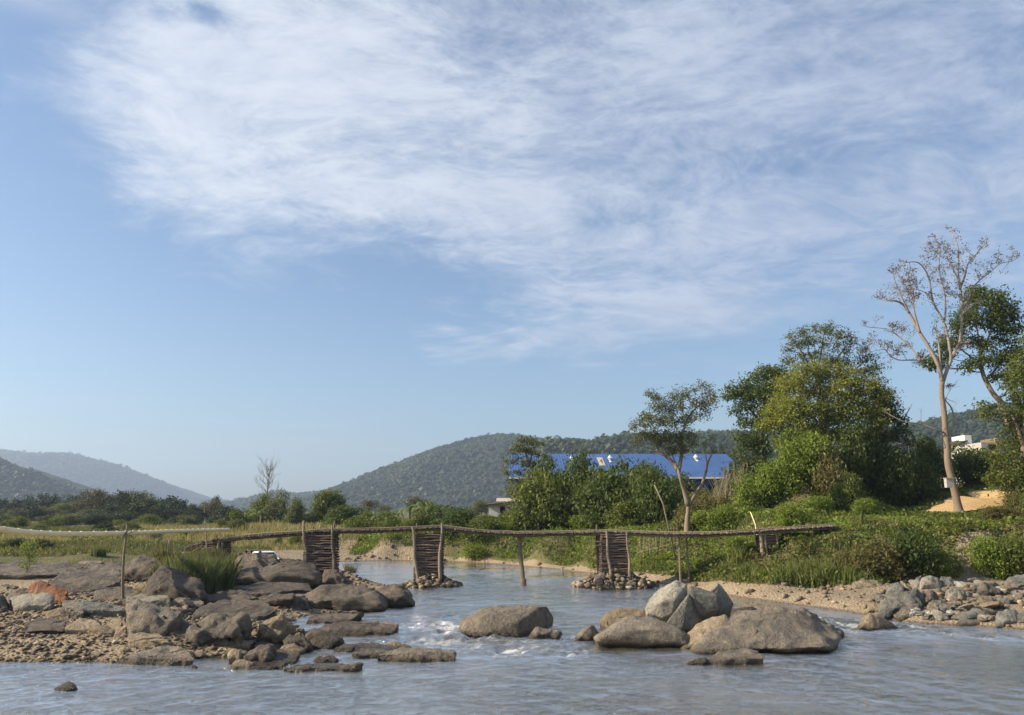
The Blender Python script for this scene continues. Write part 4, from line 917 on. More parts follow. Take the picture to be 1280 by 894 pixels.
x0 = AT(796, 69.9, 2)[0]; x1 = AT(850, 66.7, 2)[0]; mb.tube([[x0, 69.9, hz(x0, 69.9)+.9], [x1, 66.7, hz(x1, 66.7)+.95]], .025, 5); mb.build('rail', M['stick'], fe)
q = GH(592, 673); mb = MB(); 
for k in range(12):
    mb.tube([q+[-1.3+k*.22, 0, .2+.0*k], q+[-1.0+k*.22, .9, 1.0-.03*k]], .035, 5)
for t in (.1, .5, .9): mb.tube([q+[-1.35+t*.3, t*.9, .2+.8*t], q+[1.35+t*.3, t*.9, .15+.5*t]], .04, 5)
for x in (-1.1, 1.2): mb.tube([q+[x, .8, -.3], q+[x, .85, .9]], .05, 5)
tag(mb.build('drying_rack', M['stick'], None, q), 'small slanted rack of bare sticks on the green far bank', 'rack')

# ---------------------------------------------------------------- people and vehicle behind the dome of bedrock
M['skin'] = simple('brown_skin', (.22,.12,.08), (.26,.15,.1), 3, .6, 0)
M['hair'] = simple('black_hair', (.012,.01,.01), (.02,.017,.015), 8, .6, 0)
def person(px, Y, zseat, rz, label, shirt, lower):
    x = AT(px, Y, zseat)[0]; e = empty('person', (x, Y, zseat), rz, label, 'person')
    J = {'pel': (0,0,.12), 'ch': (0,-.04,.42), 'nk': (0,-.04,.60), 'hd': (0,-.06,.70), 'tp': (0,-.06,.86),
         'sl': (-.17,-.04,.52), 'el': (-.24,-.12,.27), 'hl': (-.14,-.34,.28), 'sr': (.17,-.04,.52), 'er': (.24,-.12,.27), 'hr': (.14,-.34,.3),
         'kl': (-.14,-.42,.33), 'al': (-.13,-.5,-.08), 'fl': (-.13,-.66,-.1), 'kr': (.14,-.42,.33), 'ar': (.13,-.5,-.08), 'fr': (.13,-.66,-.1), 'hipl': (-.1,-.05,.1), 'hipr': (.1,-.05,.1)}
    Rr = dict(pel=.15, ch=.15, nk=.06, hd=.10, tp=.07, sl=.07, el=.045, hl=.035, sr=.07, er=.045, hr=.035, kl=.07, al=.045, fl=.035, kr=.07, ar=.045, fr=.035, hipl=.1, hipr=.1)
    E_ = ['pel-ch','ch-nk','nk-hd','hd-tp','ch-sl','sl-el','el-hl','ch-sr','sr-er','er-hr','pel-hipl','hipl-kl','kl-al','al-fl','pel-hipr','hipr-kr','kr-ar','ar-fr']
    def skin(name, keys, mt, grow):
        ks = [k for k in J if k in keys]; ix = {k: i for i, k in enumerate(ks)}
        me_ = bpy.data.meshes.new(name); me_.from_pydata([J[k] for k in ks], [tuple(ix[t] for t in q.split('-')) for q in E_ if all(t in ix for t in q.split('-'))], [])
        o = bpy.data.objects.new(name, me_); COL.objects.link(o); md = o.modifiers.new('s', 'SKIN'); 
        for i, k in enumerate(ks): me_.skin_vertices[0].data[i].radius = (Rr[k]+grow,)*2
        me_.skin_vertices[0].data[0].use_root = True
        o.modifiers.new('ss', 'SUBSURF').levels = 1; o.modifiers['ss'].render_levels = 1
        dg = bpy.context.evaluated_depsgraph_get(); m3 = bpy.data.meshes.new_from_object(o.evaluated_get(dg)); m3.materials.clear(); m3.materials.append(M[mt]); m3.polygons.foreach_set('use_smooth', [True]*len(m3.polygons))
        bpy.data.objects.remove(o); o = bpy.data.objects.new(name, m3); COL.objects.link(o); o.parent = e; return o
    skin('body', list(J), 'skin', 0); skin('shirt', ['pel', 'ch', 'sl', 'sr', 'el', 'er'], shirt, .018); skin('trousers', ['pel', 'hipl', 'hipr', 'kl', 'kr', 'al', 'ar'], lower, .014)
    bm = bmesh.new(); bmesh.ops.create_uvsphere(bm, u_segments=12, v_segments=8, radius=.115)
    for v in bm.verts: v.co = Vector((v.co.x, v.co.y*1.1+.0, max(v.co.z, -.05 if v.co.y > 0 else .02)))+Vector((0, -.035, .80))
    me_ = bpy.data.meshes.new('hair'); bm.to_mesh(me_); bm.free(); me_.materials.append(M['hair']); o = bpy.data.objects.new('hair', me_); COL.objects.link(o); o.parent = e
M['clothpink'] = simple('pale_pink_cloth', (.6,.5,.55), (.68,.58,.62), 6, .9, 0); M['clothred'] = simple('dark_red_cloth', (.11,.03,.035), (.16,.05,.05), 6, .9, 0)
M['clothblue'] = simple('dark_blue_cloth', (.04,.05,.09), (.06,.07,.12), 6, .9, 0); M['clothwhite'] = simple('white_cloth', (.7,.7,.7), (.75,.75,.75), 6, .9, 0)
zs = lambda px, py, Y: PZ(px, py, Y)[2]
for (px, py, rz, lab, s_, l_) in ((306.5, 688.3, 2.8, 'person in a pale pink shirt sitting behind the rocks, leftmost of the group', 'clothpink', 'clothblue'), (313.5, 688.3, 3.5, 'person in dark red clothes sitting beside the one in pale pink', 'clothred', 'clothblue'), (324.5, 689.3, .4, 'dark-haired person in white sitting low beside the white vehicle', 'clothwhite', 'clothblue')):
    Yp = 63.5; z = zs(px, py, Yp)-.88; x_ = PZ(px, py, Yp)[0]; person(px, Yp, z, rz, lab, s_, l_)
    rock([(px-7, py+16), (px-6, py+12.6), (px+6, py+12.6), (px+8, py+16)], 'rock', 'low flat stone seat under the '+('person in pale pink' if px < 310 else 'person in dark red' if px < 320 else 'person in white'), 1.6, None, .02, 2, name='rock', Y=Yp-.8)
M['carwhite'] = simple('white_car_paint', (.72,.73,.74), (.76,.77,.78), 1, .3, 0, .5); M['glass'] = simple('dark_glass', (.02,.025,.03), (.03,.035,.04), 1, .1, 0, .6)
cxp = AT(331, 71, 1.2)[0]; zc = hz(cxp, 71); zr = zs(336, 689.5, 71)
car = empty('parked_car', (cxp, 71, zr-1.5), R(-58), 'white car parked beyond the bedrock dome, little more than its roof and windscreen showing', 'car')
prof = [(-1.9,.35),(-1.92,.8),(-1.75,1.05),(-1.25,1.44),(-.9,1.5),(.35,1.5),(.55,1.46),(1.15,1.02),(1.9,.86),(2.08,.7),(2.1,.38),(1.7,.26),(-1.6,.26)]
def extr(P2, w, taper=0.):
    n_ = len(P2); V = []
    for s_ in (-1, 1):
        for (x, z) in P2: V.append((x, s_*(w-(taper if z > 1.1 else 0)), z))
    return V, [tuple(range(n_))[::-1], tuple(range(n_, 2*n_))]+[(i, (i+1) % n_, (i+1) % n_+n_, i+n_) for i in range(n_)]
def rel(name, V, F, mt, par, smooth=False):
    me_ = me_np(name, V, F, M[mt], smooth); o = bpy.data.objects.new(name, me_); COL.objects.link(o); o.parent = par; return o
V, F = extr(prof, .84, .13); bo = rel('body', V, F, 'carwhite', car); bo.modifiers.new('b', 'BEVEL').width = .04; bo.modifiers['b'].segments = 2
for sgn in (-1, 1):
    y = sgn*.79; V = [(-1.1,sgn*.86,1.03),(.95,sgn*.86,1.03),(.5,sgn*.735,1.4),(-.95,sgn*.735,1.42)]
    V2 = [(a_, b_-sgn*.03, c_) for a_, b_, c_ in V]; rel('side_window', V+V2, [(0,1,2,3),(7,6,5,4),(0,4,5,1),(1,5,6,2),(2,6,7,3),(3,7,4,0)], 'glass', car)
V = [(1.14,-.66,1.05),(1.14,.66,1.05),(.60,.6,1.45),(.60,-.6,1.45)]; V2 = [(a_+.02, b_, c_+.015) for a_, b_, c_ in V]
rel('windscreen', V+V2, [(3,2,1,0),(4,5,6,7),(0,1,5,4),(1,2,6,5),(2,3,7,6),(3,0,4,7)], 'glass', car)
M['tyre'] = simple('black_tyre', (.02,.02,.02), (.03,.03,.03), 4, .8, 0)
for x in (-1.25, 1.3):
    for y in (-.78, .78):
        mb = MB(); mb.tube([[x, y-.1, .32], [x, y+.1, .32]], .32, 16, None, 0); w_ = rel('wheel', np.concatenate(mb.V), mb.F, 'tyre', car)
        mb = MB(); mb.tube([[x, y-.11, .32], [x, y+.11, .32]], .18, 12, None, 0); rel('rim', np.concatenate(mb.V), mb.F, 'carwhite', w_)
for y in (-.6, .6):
    mb = MB(); mb.box(2.06, 2.12, y-.16, y+.16, .6, .72); rel('headlight', np.concatenate(mb.V), mb.F, 'glass', car)

# ---------------------------------------------------------------- buildings
def roofmat(name, c1, c2):
    m, nt, b = mat(name); tcn = nd(nt, 'ShaderNodeTexCoord').outputs['Object']
    w = nd(nt, 'ShaderNodeTexWave', {'Vector': tcn, 'Scale': .6, 'Distortion': 0.}, bands_direction='X').outputs[1]
    a = noi(nt, tcn, .12, 5., .6); ru = noi(nt, nd(nt, 'ShaderNodeMapping', {'Vector': tcn, 'Scale': (1., .12, .12)}).outputs[0], .9, 6., .7)
    sh = nd(nt, 'ShaderNodeTexBrick', {'Vector': tcn, 'Color1': (.82,.82,.82,1), 'Color2': (1.1,1.1,1.1,1), 'Mortar': (.6,.6,.6,1), 'Scale': .35, 'Mortar Size': .006}).outputs[0]
    cc = mixc(nt, 1., mixc(nt, ss(nt, a, .3, .7), c1, c2), sh, 'MULTIPLY'); cc = mixc(nt, mth(nt, 'MULTIPLY', ss(nt, ru, .58, .75), .5), cc, (.16,.15,.17)); nt.links.new(cc, b.inputs['Base Color']); b.inputs['Roughness'].default_value = .5
    bump(nt, b, w, .05); return m
M['roofblue'] = roofmat('blue_metal_sheet', (.03,.085,.235), (.038,.10,.28)); M['wallblue'] = roofmat('blue_wall_sheet', (.012,.035,.19), (.016,.045,.23))
M['white'] = simple('white_plaster', (.62,.61,.56), (.72,.71,.66), 2, .8, 0); M['timber'] = simple('dark_timber', (.05,.04,.03), (.08,.06,.045), 4, .8, 0)
M['greywall'] = simple('grey_plank', (.34,.31,.27), (.44,.41,.36), 2, .85, 0, .3, 0, (1, 1, 5)); M['thatch'] = simple('pale_tan_roof', (.36,.31,.24), (.45,.4,.32), 3, .9, 0); M['hole'] = simple('dark_opening', (.015,.014,.013), (.02,.02,.02), 2, .9, 0)
Yf, Yr = 150., 166.
x0 = AT(636, Yf, 11.8)[0]; x1 = AT(938, Yf, 11.8)[0]; ze = PZ(800, 596, Yf)[2]; zr = PZ(800, 567.5, Yr)[2]
wh = empty('warehouse', ((x0+x1)/2, Yr, 3), 0, 'long warehouse with a bright blue sheet metal roof behind the bushes', 'warehouse')
mb = MB()
def slab(mb, P4, th):
    P4 = np.array(P4, float); n_ = np.cross(P4[1]-P4[0], P4[3]-P4[0]); n_ /= np.linalg.norm(n_); mb.add(np.r_[P4, P4-n_*th], [(0,1,2,3),(7,6,5,4),(0,4,5,1),(1,5,6,2),(2,6,7,3),(3,7,4,0)])
slab(mb, [(x0,Yf,ze),(x1,Yf,ze),(x1,Yr,zr),(x0,Yr,zr)], .25); slab(mb, [(x1,Yr*2-Yf,ze),(x0,Yr*2-Yf,ze),(x0,Yr,zr),(x1,Yr,zr)], .25)
rf_ = mb.build('roof', M['roofblue'], wh)
mb = MB(); mb.box(x0, x1, Yf-.25, Yf-.02, ze-.38, ze-.05); mb.build('gutter', M['white'], wh)
mb = MB(); mb.box(x0+1, x1-1, Yf+1.2, Yr*2-Yf-1.2, 2, ze-.6); mb.build('wall', M['wallblue'], wh)
for px, py in ((715,575.5),(762.5,575.5),(870,574.5)):
    t = (py-567.5)/(596-567.5); y = Yr+(Yf-Yr)*t; q = PZ(px, py, y); mb = MB(); mb.tube([q+[0,0,-.2], q+[0,0,.35], q+[0,0,.4], q+[0,0,1.]], [.28,.28,.55,.12], 10, None, 0); mb.tube([q+[0,-1.2,-.75],q+[0,-1.1,-.2]],[.5,.3],8,None,0); mb.build('roof_ventilator', M['white'], rf_)
y = Yr+(Yf-Yr)*.18; y2 = Yr+(Yf-Yr)*.55
xa, xb = AT(745.5, y, zr)[0], AT(752.5, y, zr)[0]; fz = lambda yy_: zr+(ze-zr)*(Yr-yy_)/(Yr-Yf)+.06
mb = MB(); slab(mb, [(xa,y2,fz(y2)),(xb,y2,fz(y2)),(xb,y,fz(y)),(xa,y,fz(y))], .05); mb.build('skylight', M['thatch'], rf_)
for k in range(7):
    xx = x0+6+k*(x1-x0-12)/6; mb = MB(); mb.box(xx-1.6, xx+1.6, Yf+1.12, Yf+1.18, ze-2.6, ze-1.4); mb.build('window', M['white' if k == 2 else 'hole'], wh)

q = AT(628, 112, hz(AT(628,112,4)[0], 112)); hh_ = empty('hut', q, 0, 'small whitewashed hut with a dark flat lean-to roof above the far bank', 'hut')
zt_ = PZ(628, 630, 112)[2]; xw0, xw1 = PZ(611,630,112)[0], PZ(649,630,112)[0]; zb_ = q[2]-.5
mb = MB(); mb.box(xw0, xw1-1.5, 112, 116, zb_, zt_); mb.build('wall', M['white'], hh_)
mb = MB(); mb.box(PZ(625,630,112)[0], PZ(633,630,112)[0]-.2, 111.9, 112.05, zt_-1.6, zt_-.35); mb.build('doorway', M['hole'], hh_)
mb = MB(); slab(mb, [(xw0-.5,110.6,zt_-.1),(xw1-.8,110.6,zt_+.3),(xw1-.8,114,zt_+.55),(xw0-.5,114,zt_+.05)], .14); mb.build('lean_to_roof', M['timber'], hh_)
mb = MB(); slab(mb, [(PZ(620,627,112)[0],112.5,zt_+.35),(xw1+.6,112.5,zt_+.35),(xw1+.2,117,zt_+.9),(PZ(620,627,112)[0],117,zt_+.9)], .12); mb.build('roof', M['thatch'], hh_)
mb = MB(); mb.box(xw1-1.5, xw1+.8, 112.3, 116, zb_, zt_+.2); mb.build('side_wall', M['greywall'], hh_)
mb = MB(); xx = PZ(636,630,110.8)[0]; mb.tube([[xx,110.8,zb_],[xx,110.8,zt_+.1]], .07, 6); mb.build('post', M['timber'], hh_)

q = AT(1208, 100, 8); hs = empty('house', (q[0], 100, hz(q[0], 100)), 0, 'fragment of a white house on the slope right of the tall bare tree', 'house')
P1 = PZ(1201.5, 564, 100); P2 = PZ(1209, 544, 100); P3 = PZ(1214, 544, 100)
mb = MB(); mb.box(P2[0]-.35, P3[0], 100, 103, P1[2]-4, P2[2]); mb.box(P1[0], P2[0]-.352, 100.02, 103, P1[2]-4, P1[2]+1.); mb.build('wall', M['white'], hs)
mb = MB(); slab(mb, [(P1[0]-.4,99.4,P1[2]+1.0),(P2[0]-.36,99.4,P1[2]+1.3),(P2[0]-.36,103,P1[2]+1.5),(P1[0]-.4,103,P1[2]+1.1)], .15); mb.build('roof', M['timber'], hs)
P1 = PZ(1227,560,96); P2 = PZ(1246,553,96)
h2 = empty('house', (P1[0], 96, hz(P1[0], 96)), 0, 'low shaded house with a dark window and ochre gable between trees at the right', 'house')
mb = MB(); mb.box(P1[0], P2[0], 96, 100, P1[2]-5, P2[2]); mb.build('wall', M['greywall'], h2)
mb = MB(); mb.box(P1[0]+.8, P2[0]-.1, 95.9, 96.05, P1[2]-.1, P2[2]-.25); mb.build('window', M['hole'], h2)
mb = MB(); mb.box(P2[0]-.2, P2[0]+.35, 95.6, 99, P2[2]-.9, P2[2]+.5); mb.build('gable', M['rocktan'], h2)

# ---------------------------------------------------------------- hills with their forest
def hill(Y0, prof, wid, woodlabel, nblob, bs, lm, seed, back=1.5, rough=.08, zmin=-5, hilllabel='hill', gap=0.):
    rng = np.random.default_rng(seed)
    pxs = np.array([p[0] for p in prof], float); pys = np.array([p[1] for p in prof], float)
    U = np.arange(pxs[0], pxs[-1]+.1, 5.)
    zr_ = np.array([PZ(u, np.interp(u, pxs, pys), Y0)[2] for u in U]); xr = np.array([AT(u, Y0, z)[0] for u, z in zip(U, zr_)])
    Tn = np.linspace(-1, back, 46)
    XX_, TT = np.meshgrid(xr, Tn); ZR = np.broadcast_to(zr_, XX_.shape)
    YY_ = Y0+TT*wid+0*XX_; fz_ = np.where(TT < 0, np.cos(np.clip(TT, -1, 0)*math.pi/2)**1.15, np.cos(np.clip(TT/back, 0, 1)*math.pi/2))
    NZ = fbm(XX_/(wid*.28), YY_/(wid*.28), 5, seed)*rough*10
    Z_ = zmin+(ZR-zmin)*fz_+NZ*np.abs(ZR-zmin)*.45*np.clip(np.abs(TT)*2.2, 0, 1)*fz_**.5
    gi = np.arange(XX_.size).reshape(XX_.shape)
    F_ = np.stack([gi[:-1, :-1], gi[:-1, 1:], gi[1:, 1:], gi[1:, :-1]], -1).reshape(-1, 4)
    o = ob('hill', np.stack([XX_, YY_, Z_], -1).reshape(-1, 3), F_, M['hill'], smooth=True); o['kind'] = 'structure'
    # forest: clumps of leaf masses on the near face and ridge
    iu = rng.uniform(0, len(xr)-1.001, nblob); tv = rng.uniform(0, 1, nblob)**1.0*1.08-1.0
    nr = nblob//6; tv[:nr] = rng.uniform(-.06, .06, nr)
    jt = (tv+1)/(1+back)*45; i0 = iu.astype(int); j0 = np.clip(jt.astype(int), 0, 44); fu = iu-i0; fv = jt-j0
    def smp(A): return (A[j0, i0]*(1-fu)+A[j0, i0+1]*fu)*(1-fv)+(A[j0+1, i0]*(1-fu)+A[j0+1, i0+1]*fu)*fv
    Pc = np.stack([smp(XX_), smp(YY_), smp(Z_)], 1)
    dn = fbm(Pc[:, 0]/(wid*.12), Pc[:, 1]/(wid*.12), 3, seed+5)
    Pc = Pc[dn > gap-.35] if gap else Pc
    K = 11; nb = len(Pc); sb = bs*rng.uniform(.55, 1.35, nb)*np.where(rng.random(nb) < .06, 1.5, 1)
    d = unit(rng.normal(size=(nb, K, 3))); d[..., 2] = np.abs(d[..., 2])*1.0-.15
    Q = Pc[:, None]+d*sb[:, None, None]*np.array([.85, .85, 1.25])*rng.uniform(.6, 1, (nb, K, 1)); Q[..., 2] += (sb*.55)[:, None]
    N_ = unit(d*.6+rng.normal(size=d.shape)*.2+np.array([-.25, -.25, .5])).reshape(-1, 3)
    V, F = leafquads(Q.reshape(-1, 3), N_, np.repeat(sb, K)*.55, .75, rng)
    w_ = ob('forest', V, F, M[lm]); tag(w_, woodlabel, 'forest', None, 'stuff'); return o
M['hill'] = simple('hill_ground', (.02,.03,.012), (.04,.045,.02), .01, .95, 0)
hill(4300, [(-260,590),(-120,568),(-40,566),(0,565),(22,568),(60,571),(85,570),(110,576),(145,584),(170,594),(200,605),(228,621),(250,629),(290,630),(330,636),(400,642)], 900, 'hazy blue forest covering the farthest hill at left', 15000, 9, 'leaffar', 1, rough=.07)
hill(1500, [(-300,560),(-120,566),(-30,574),(0,579),(20,588),(42,594),(62,606),(80,611),(100,620),(130,634),(165,640),(230,644)], 330, 'dark forest covering the near hill at the left edge', 9000, 4.2, 'leaffar', 2)
hill(2700, [(215,644),(260,634),(300,630),(322,625),(350,617),(365,621),(400,618),(440,620),(480,616),(540,620),(620,630)], 420, 'forest on the low ridge in the middle distance', 6000, 6., 'leaffar', 3)
hill(2000, [(345,644),(372,638),(400,628),(425,616),(455,601),(485,588),(515,575),(545,564),(575,556),(605,549),(630,546),(660,550),(700,556),(760,566),(900,580),(1000,590)], 560, 'grey-green forest covering the big rounded hill', 24000, 4.1, 'leaffar', 4, rough=.10)
hill(950, [(640,590),(680,556),(705,555),(740,557),(762,552),(790,548),(830,549),(870,548),(905,546),(950,548),(1050,545),(1150,536),(1200,522),(1260,513),(1320,508),(1500,505)], 260, 'tall forest on the ridge above the warehouse and behind the right-hand trees', 10000, 3.6, 'leaffar', 6)

# ---------------------------------------------------------------- path
ppx = [(1118,70.5),(1140,71.5),(1165,72.5),(1190,73.6),(1215,75),(1240,76.5),(1262,79),(1290,83)]
pw_ = [.2,.6,1.0,1.5,2.0,2.5,2.9,3.]
Ppc = smoothpoly([AT(a_[0], a_[1], 5.2) for a_ in ppx], 5); Wd = np.interp(np.linspace(0, 7, len(Ppc)), range(8), pw_)
M['path'] = simple('sandy_track', (.50,.34,.16), (.40,.27,.13), 1.2, .95, .04)
NA = 9; V = []; tg = unit(np.gradient(Ppc, axis=0)*[1, 1, 0]); nrm = np.stack([-tg[:, 1], tg[:, 0], 0*tg[:, 0]], 1)
for i, (c, w_) in enumerate(zip(Ppc, Wd)):
    for k in range(NA):
        t = (k/(NA-1)*2-1)*w_*(1+.2*math.sin(i*1.3+k)); q = c+nrm[i]*t; V.append((q[0], q[1], 0))
V = np.array(V); V[:, 2] = height(V[:, 0], V[:, 1])+.09
gi = np.arange(len(V)).reshape(-1, NA); F = np.stack([gi[:-1, :-1], gi[1:, :-1], gi[1:, 1:], gi[:-1, 1:]], -1).reshape(-1, 4)
o = ob('path', V, F, M['path'], smooth=True); o['kind'] = 'structure'; PATH = Ppc

# ---------------------------------------------------------------- ground cover (uncountable)
rg = np.random.default_rng(77)
def notpath(X, Y):
    d = np.full(len(X), 1e9)
    for c in PATH: d = np.minimum(d, (X-c[0])**2+((Y-c[1]))**2)
    return d > np.interp(X, [33, 38, 42], [1.0, 2.0, 3.0])**2
edgeR = lambda X: np.interp(X, [-14, 0, 5, 12, 16, 22, 40], [4, 5, 5, 5, 7.5, 10.5, 13.])
def cover(name, label, pts, lm, size, hmax, nper, seed, asp=.55, cs=1.6):
    rng = np.random.default_rng(seed); n_ = fbm(pts[:, 0]/cs, pts[:, 1]/cs, 3, seed); hgt_ = hmax*np.clip(.45+1.6*n_, .12, 1.2); nd_ = (pts[:, 0] < 24) & (pts[:, 0] > 10) & (pts[:, 1] > 53) & (pts[:, 1] < 59.5); hgt_ = np.where(nd_, np.clip(3.6-pts[:, 2], .08, hgt_), hgt_); hgt_ = np.where((pts[:, 1] > 58) & (pts[:, 0] > 25), np.minimum(hgt_, .3), hgt_)
    Pq = np.repeat(pts, nper, 0); u = rng.random(len(Pq))**.6
    Pq = Pq+rng.normal(size=Pq.shape)*[.35, .35, .0]; Pq[:, 2] += np.repeat(hgt_, nper)*u
    N_ = unit(rng.normal(size=Pq.shape)*.8+[0, -.15, .8]); V, F = leafquads(Pq, N_, size, asp, rng)
    tag(ob(name, V, F, M[lm]), label, 'undergrowth', None, 'stuff')
X0, X1 = -22, 62
SCAR = lambda X, Y: (np.abs(X-30.6-.4*(Y-54.5)) < 1.0) & (Y > 51.5) & (Y < 54.6)
def rcond(X, Y, S): return ~SCAR(X, Y) & (Y > YE(X)) & (S > 1) & (Y < 106) & (Y < 100) & (X > -.64*Y*1.06) & (X < .64*Y*1.12) & notpath(X, Y)
pr = field(X0, X1, 44, 108, 56000, rcond, rg)
k = fbm(pr[:, 0]/5, pr[:, 1]/5, 3, 9)
cover('undergrowth', 'bright green creepers and weeds carpeting the far bank', pr[k > -.06], 'leafbright', .13, .75, 6, 1)
cover('undergrowth', 'darker green weeds patching the far bank', pr[(k <= -.02)], 'leafmid', .12, .95, 6, 2)
k2 = (np.abs(pr[:, 1]-56) < 5) & (pr[:, 0] > 13) & (fbm(pr[:, 0]/3, pr[:, 1]/3, 2, 33) > -.05)
cover('undergrowth', 'olive and brown scrub on the steep face of the right bank', pr[k2], 'leafolive', .10, 1.1, 9, 3)
pg = field(9, 40, 47, 70, 42000, lambda X, Y, S: (Y > YE(X)-.4) & (S > 1) & (X < .67*Y) & notpath(X, Y) & ((X < 26) | (Y > 56)), rg)
gh = np.where(pg[:, 1] < 57, 1.15, .55)*np.interp(pg[:, 0], [9, 14, 27, 30], [.5, .85, .85, .45])
gh = np.where((pg[:, 0] < 24) & (pg[:, 1] > 52) & (pg[:, 1] < 60), np.clip((3.65-pg[:, 2])/1.25, .12, gh), gh)
gh = np.where((pg[:, 0] > 16) & (pg[:, 0] < 19.5) & (pg[:, 1] > 53) & (pg[:, 1] < 59), np.minimum(gh, .4), gh)
gh = gh*np.clip(.75+2.4*fbm(pg[:, 0]/2.2, pg[:, 1]/2.2, 3, 15), .2, 1.35)
gh = np.where((pg[:, 1] > 57) & (pg[:, 0] > 24), np.minimum(gh, .22), gh)
V, F = blades(pg, gh, .045, rg, .65)
tag(ob('long_grass', V, F, M['grass']), 'long seeding grass on the slope below the right end of the footbridge', 'grass', None, 'stuff')
pg = field(-22, 12, 64, 96, 30000, lambda X, Y, S: (Y > YE(X)-.6) & (S > 1), rg)
V, F = blades(pg, .5, .06, rg); tag(ob('short_grass', V, F, M['grass']), 'short green grass on the far bank behind the water', 'grass', None, 'stuff')
# left field
pg = field(-75, -12, 50, 175, 125000, lambda X, Y, S: (X > -.72*Y) & (S > 5) & ((Y > 60) | ((X > -21) & (X < -.375*Y) & (Y > 46))) & (rg.random(len(X)) < np.interp(Y, [50, 80, 175], [1., .8, .45])), rg)
dry = fbm(pg[:, 0]/14, pg[:, 1]/14, 3, 4)+np.interp(pg[:, 0]/pg[:, 1], [-.5, -.2], [-.12, .22])
hn = np.clip(.8+2.*fbm(pg[:, 0]/4, pg[:, 1]/4, 3, 8), .25, 1.5)
V, F = blades(pg[dry > 0], .75*hn[dry > 0], .07, rg, .6); tag(ob('dry_grass', V, F, M['grassdry']), 'dry straw-coloured grass field behind the left shore', 'grass', None, 'stuff')
V, F = blades(pg[dry <= 0], .6*hn[dry <= 0], .07, rg, .6); tag(ob('field_grass', V, F, M['grassmix']), 'greenish field grass behind the rocks at far left', 'grass', None, 'stuff')
pc = pg[(dry <= .03) & (rg.random(len(pg)) < .2)]
cover('undergrowth', 'low dull green weeds in the field at far left', pc, 'leafgrey', .14, .7, 4, 6, cs=3)
# reeds among the rocks (each tuft a thing)
def tuft(px, py, wpx, hpx, label, lm='grassblue', n=900, seed=0, group=None, Y=None, name='reed_clump', bw=.035):
    p = GH(px, py, 90) if Y is None else AT(px, Y, 1); p[2] = hz(p[0], p[1]); s = p[1]/1000; rng = np.random.default_rng(seed+int(px))
    a_ = rng.uniform(0, 6.28, n); q = rng.random(n)**.6*wpx*s/2; P_ = np.stack([p[0]+np.cos(a_)*q, p[1]+np.sin(a_)*q*.9, np.zeros(n)], 1)
    P_[:, 2] = height(P_[:, 0], P_[:, 1])-.05
    V, F = blades(P_, hpx*s*(1-.35*(q/(wpx*s/2))), bw, rng, .5)
    return tag(ob(name, V, F, M[lm], None, p), label, 'grass clump', group)
for a_ in [(225,742,40,44,'dense green reed clump just right of the forked stick, nearest the boulders'),(248,742,44,46,'green reed clump in the middle of the rocky left shore'),(272,736,36,40,'dark blue-green reed clump beside the bedrock hump of the left shelf'),
           (208,730,30,34,'yellow-green reed clump rooted behind the dark shaded bedrock bank'),(240,722,60,34,'tall pale reed clump behind the green ones'),(268,716,50,30,'wispy pale reed clump toward the seated people'),(200,716,40,30,'short dry reed clump by the dark bedrock knob')]:
    tuft(*a_[:5], lm='grassblue' if a_[1] > 735 else 'grassmix', n=1500)
tuft(183, 712, 22, 18, 'tuft of dry brown grass hanging on the dark bedrock knob', 'grassdry', 420, 3, name='dry_grass_tuft', Y=43.5)
tuft(122, 695, 20, 16, 'dark grass tuft behind the bedrock left of the forked stick', 'grassblue', 300, 3, name='grass_tuft')
tuft(368, 726, 22, 16, 'small grass tuft beside the leftmost tall crib', 'grassmix', 260, 3, name='grass_tuft')
tuft(187, 746, 8, 22, 'thin dead stalks standing by the pale layered slab', 'grassdry', 30, 5, name='dead_stalks')
tuft(438, 716, 16, 14, 'small grass tuft at the water behind the leftmost tall crib', 'grassmix', 160, 4, name='grass_tuft')
tree('seedling', 'small bright leafy seedling growing from the bedrock ledge at far left', 43.5, [(33,716),(35,704),(37,690)], [(.02, [(35,704),(31,694)])], [(36,682,6),(33,690,6),(40,692,6),(36,700,6),(32,706,4)], M['leafbright'], M['stick'], 700, .055, 5, 'seedling', r0=.035, ground=False, depthr=.4)

# ---------------------------------------------------------------- trees
def T2(seq, **k): return seq
# tall bare tree
Yt = 70
rng = np.random.default_rng(40)
TB = smoothpoly([PZ(1199,642,Yt),PZ(1196,626,Yt),PZ(1190,600,Yt),PZ(1185,580,Yt),PZ(1184,560,Yt),PZ(1182,540,Yt),PZ(1180,515,Yt),PZ(1177,492,Yt),PZ(1178,476,Yt)], 4)
TB[0][2] = hz(TB[0][0], Yt)-.2
bt = empty('bare_tree', TB[0], 0, 'tall leafless tree with a pinkish trunk, tallest on the right bank', 'tree')
mb = MB(); rr_ = np.interp(np.linspace(0, 1, len(TB)), [0, .04, .12, .5, .65, 1], [.56, .40, .31, .27, .24, .2]); mb.tube(TB, rr_, 14, rng, .05)
for a__ in (0, 1.3, 2.5, 3.8, 5): mb.tube([TB[0]+[math.cos(a__)*1.0, math.sin(a__)*1.0, -.15], TB[0]+[math.cos(a__)*.5, math.sin(a__)*.5, .3], TB[2]], [.12,.22,.2], 6)
mb.build('trunk', M['bark'], bt, smooth=True)
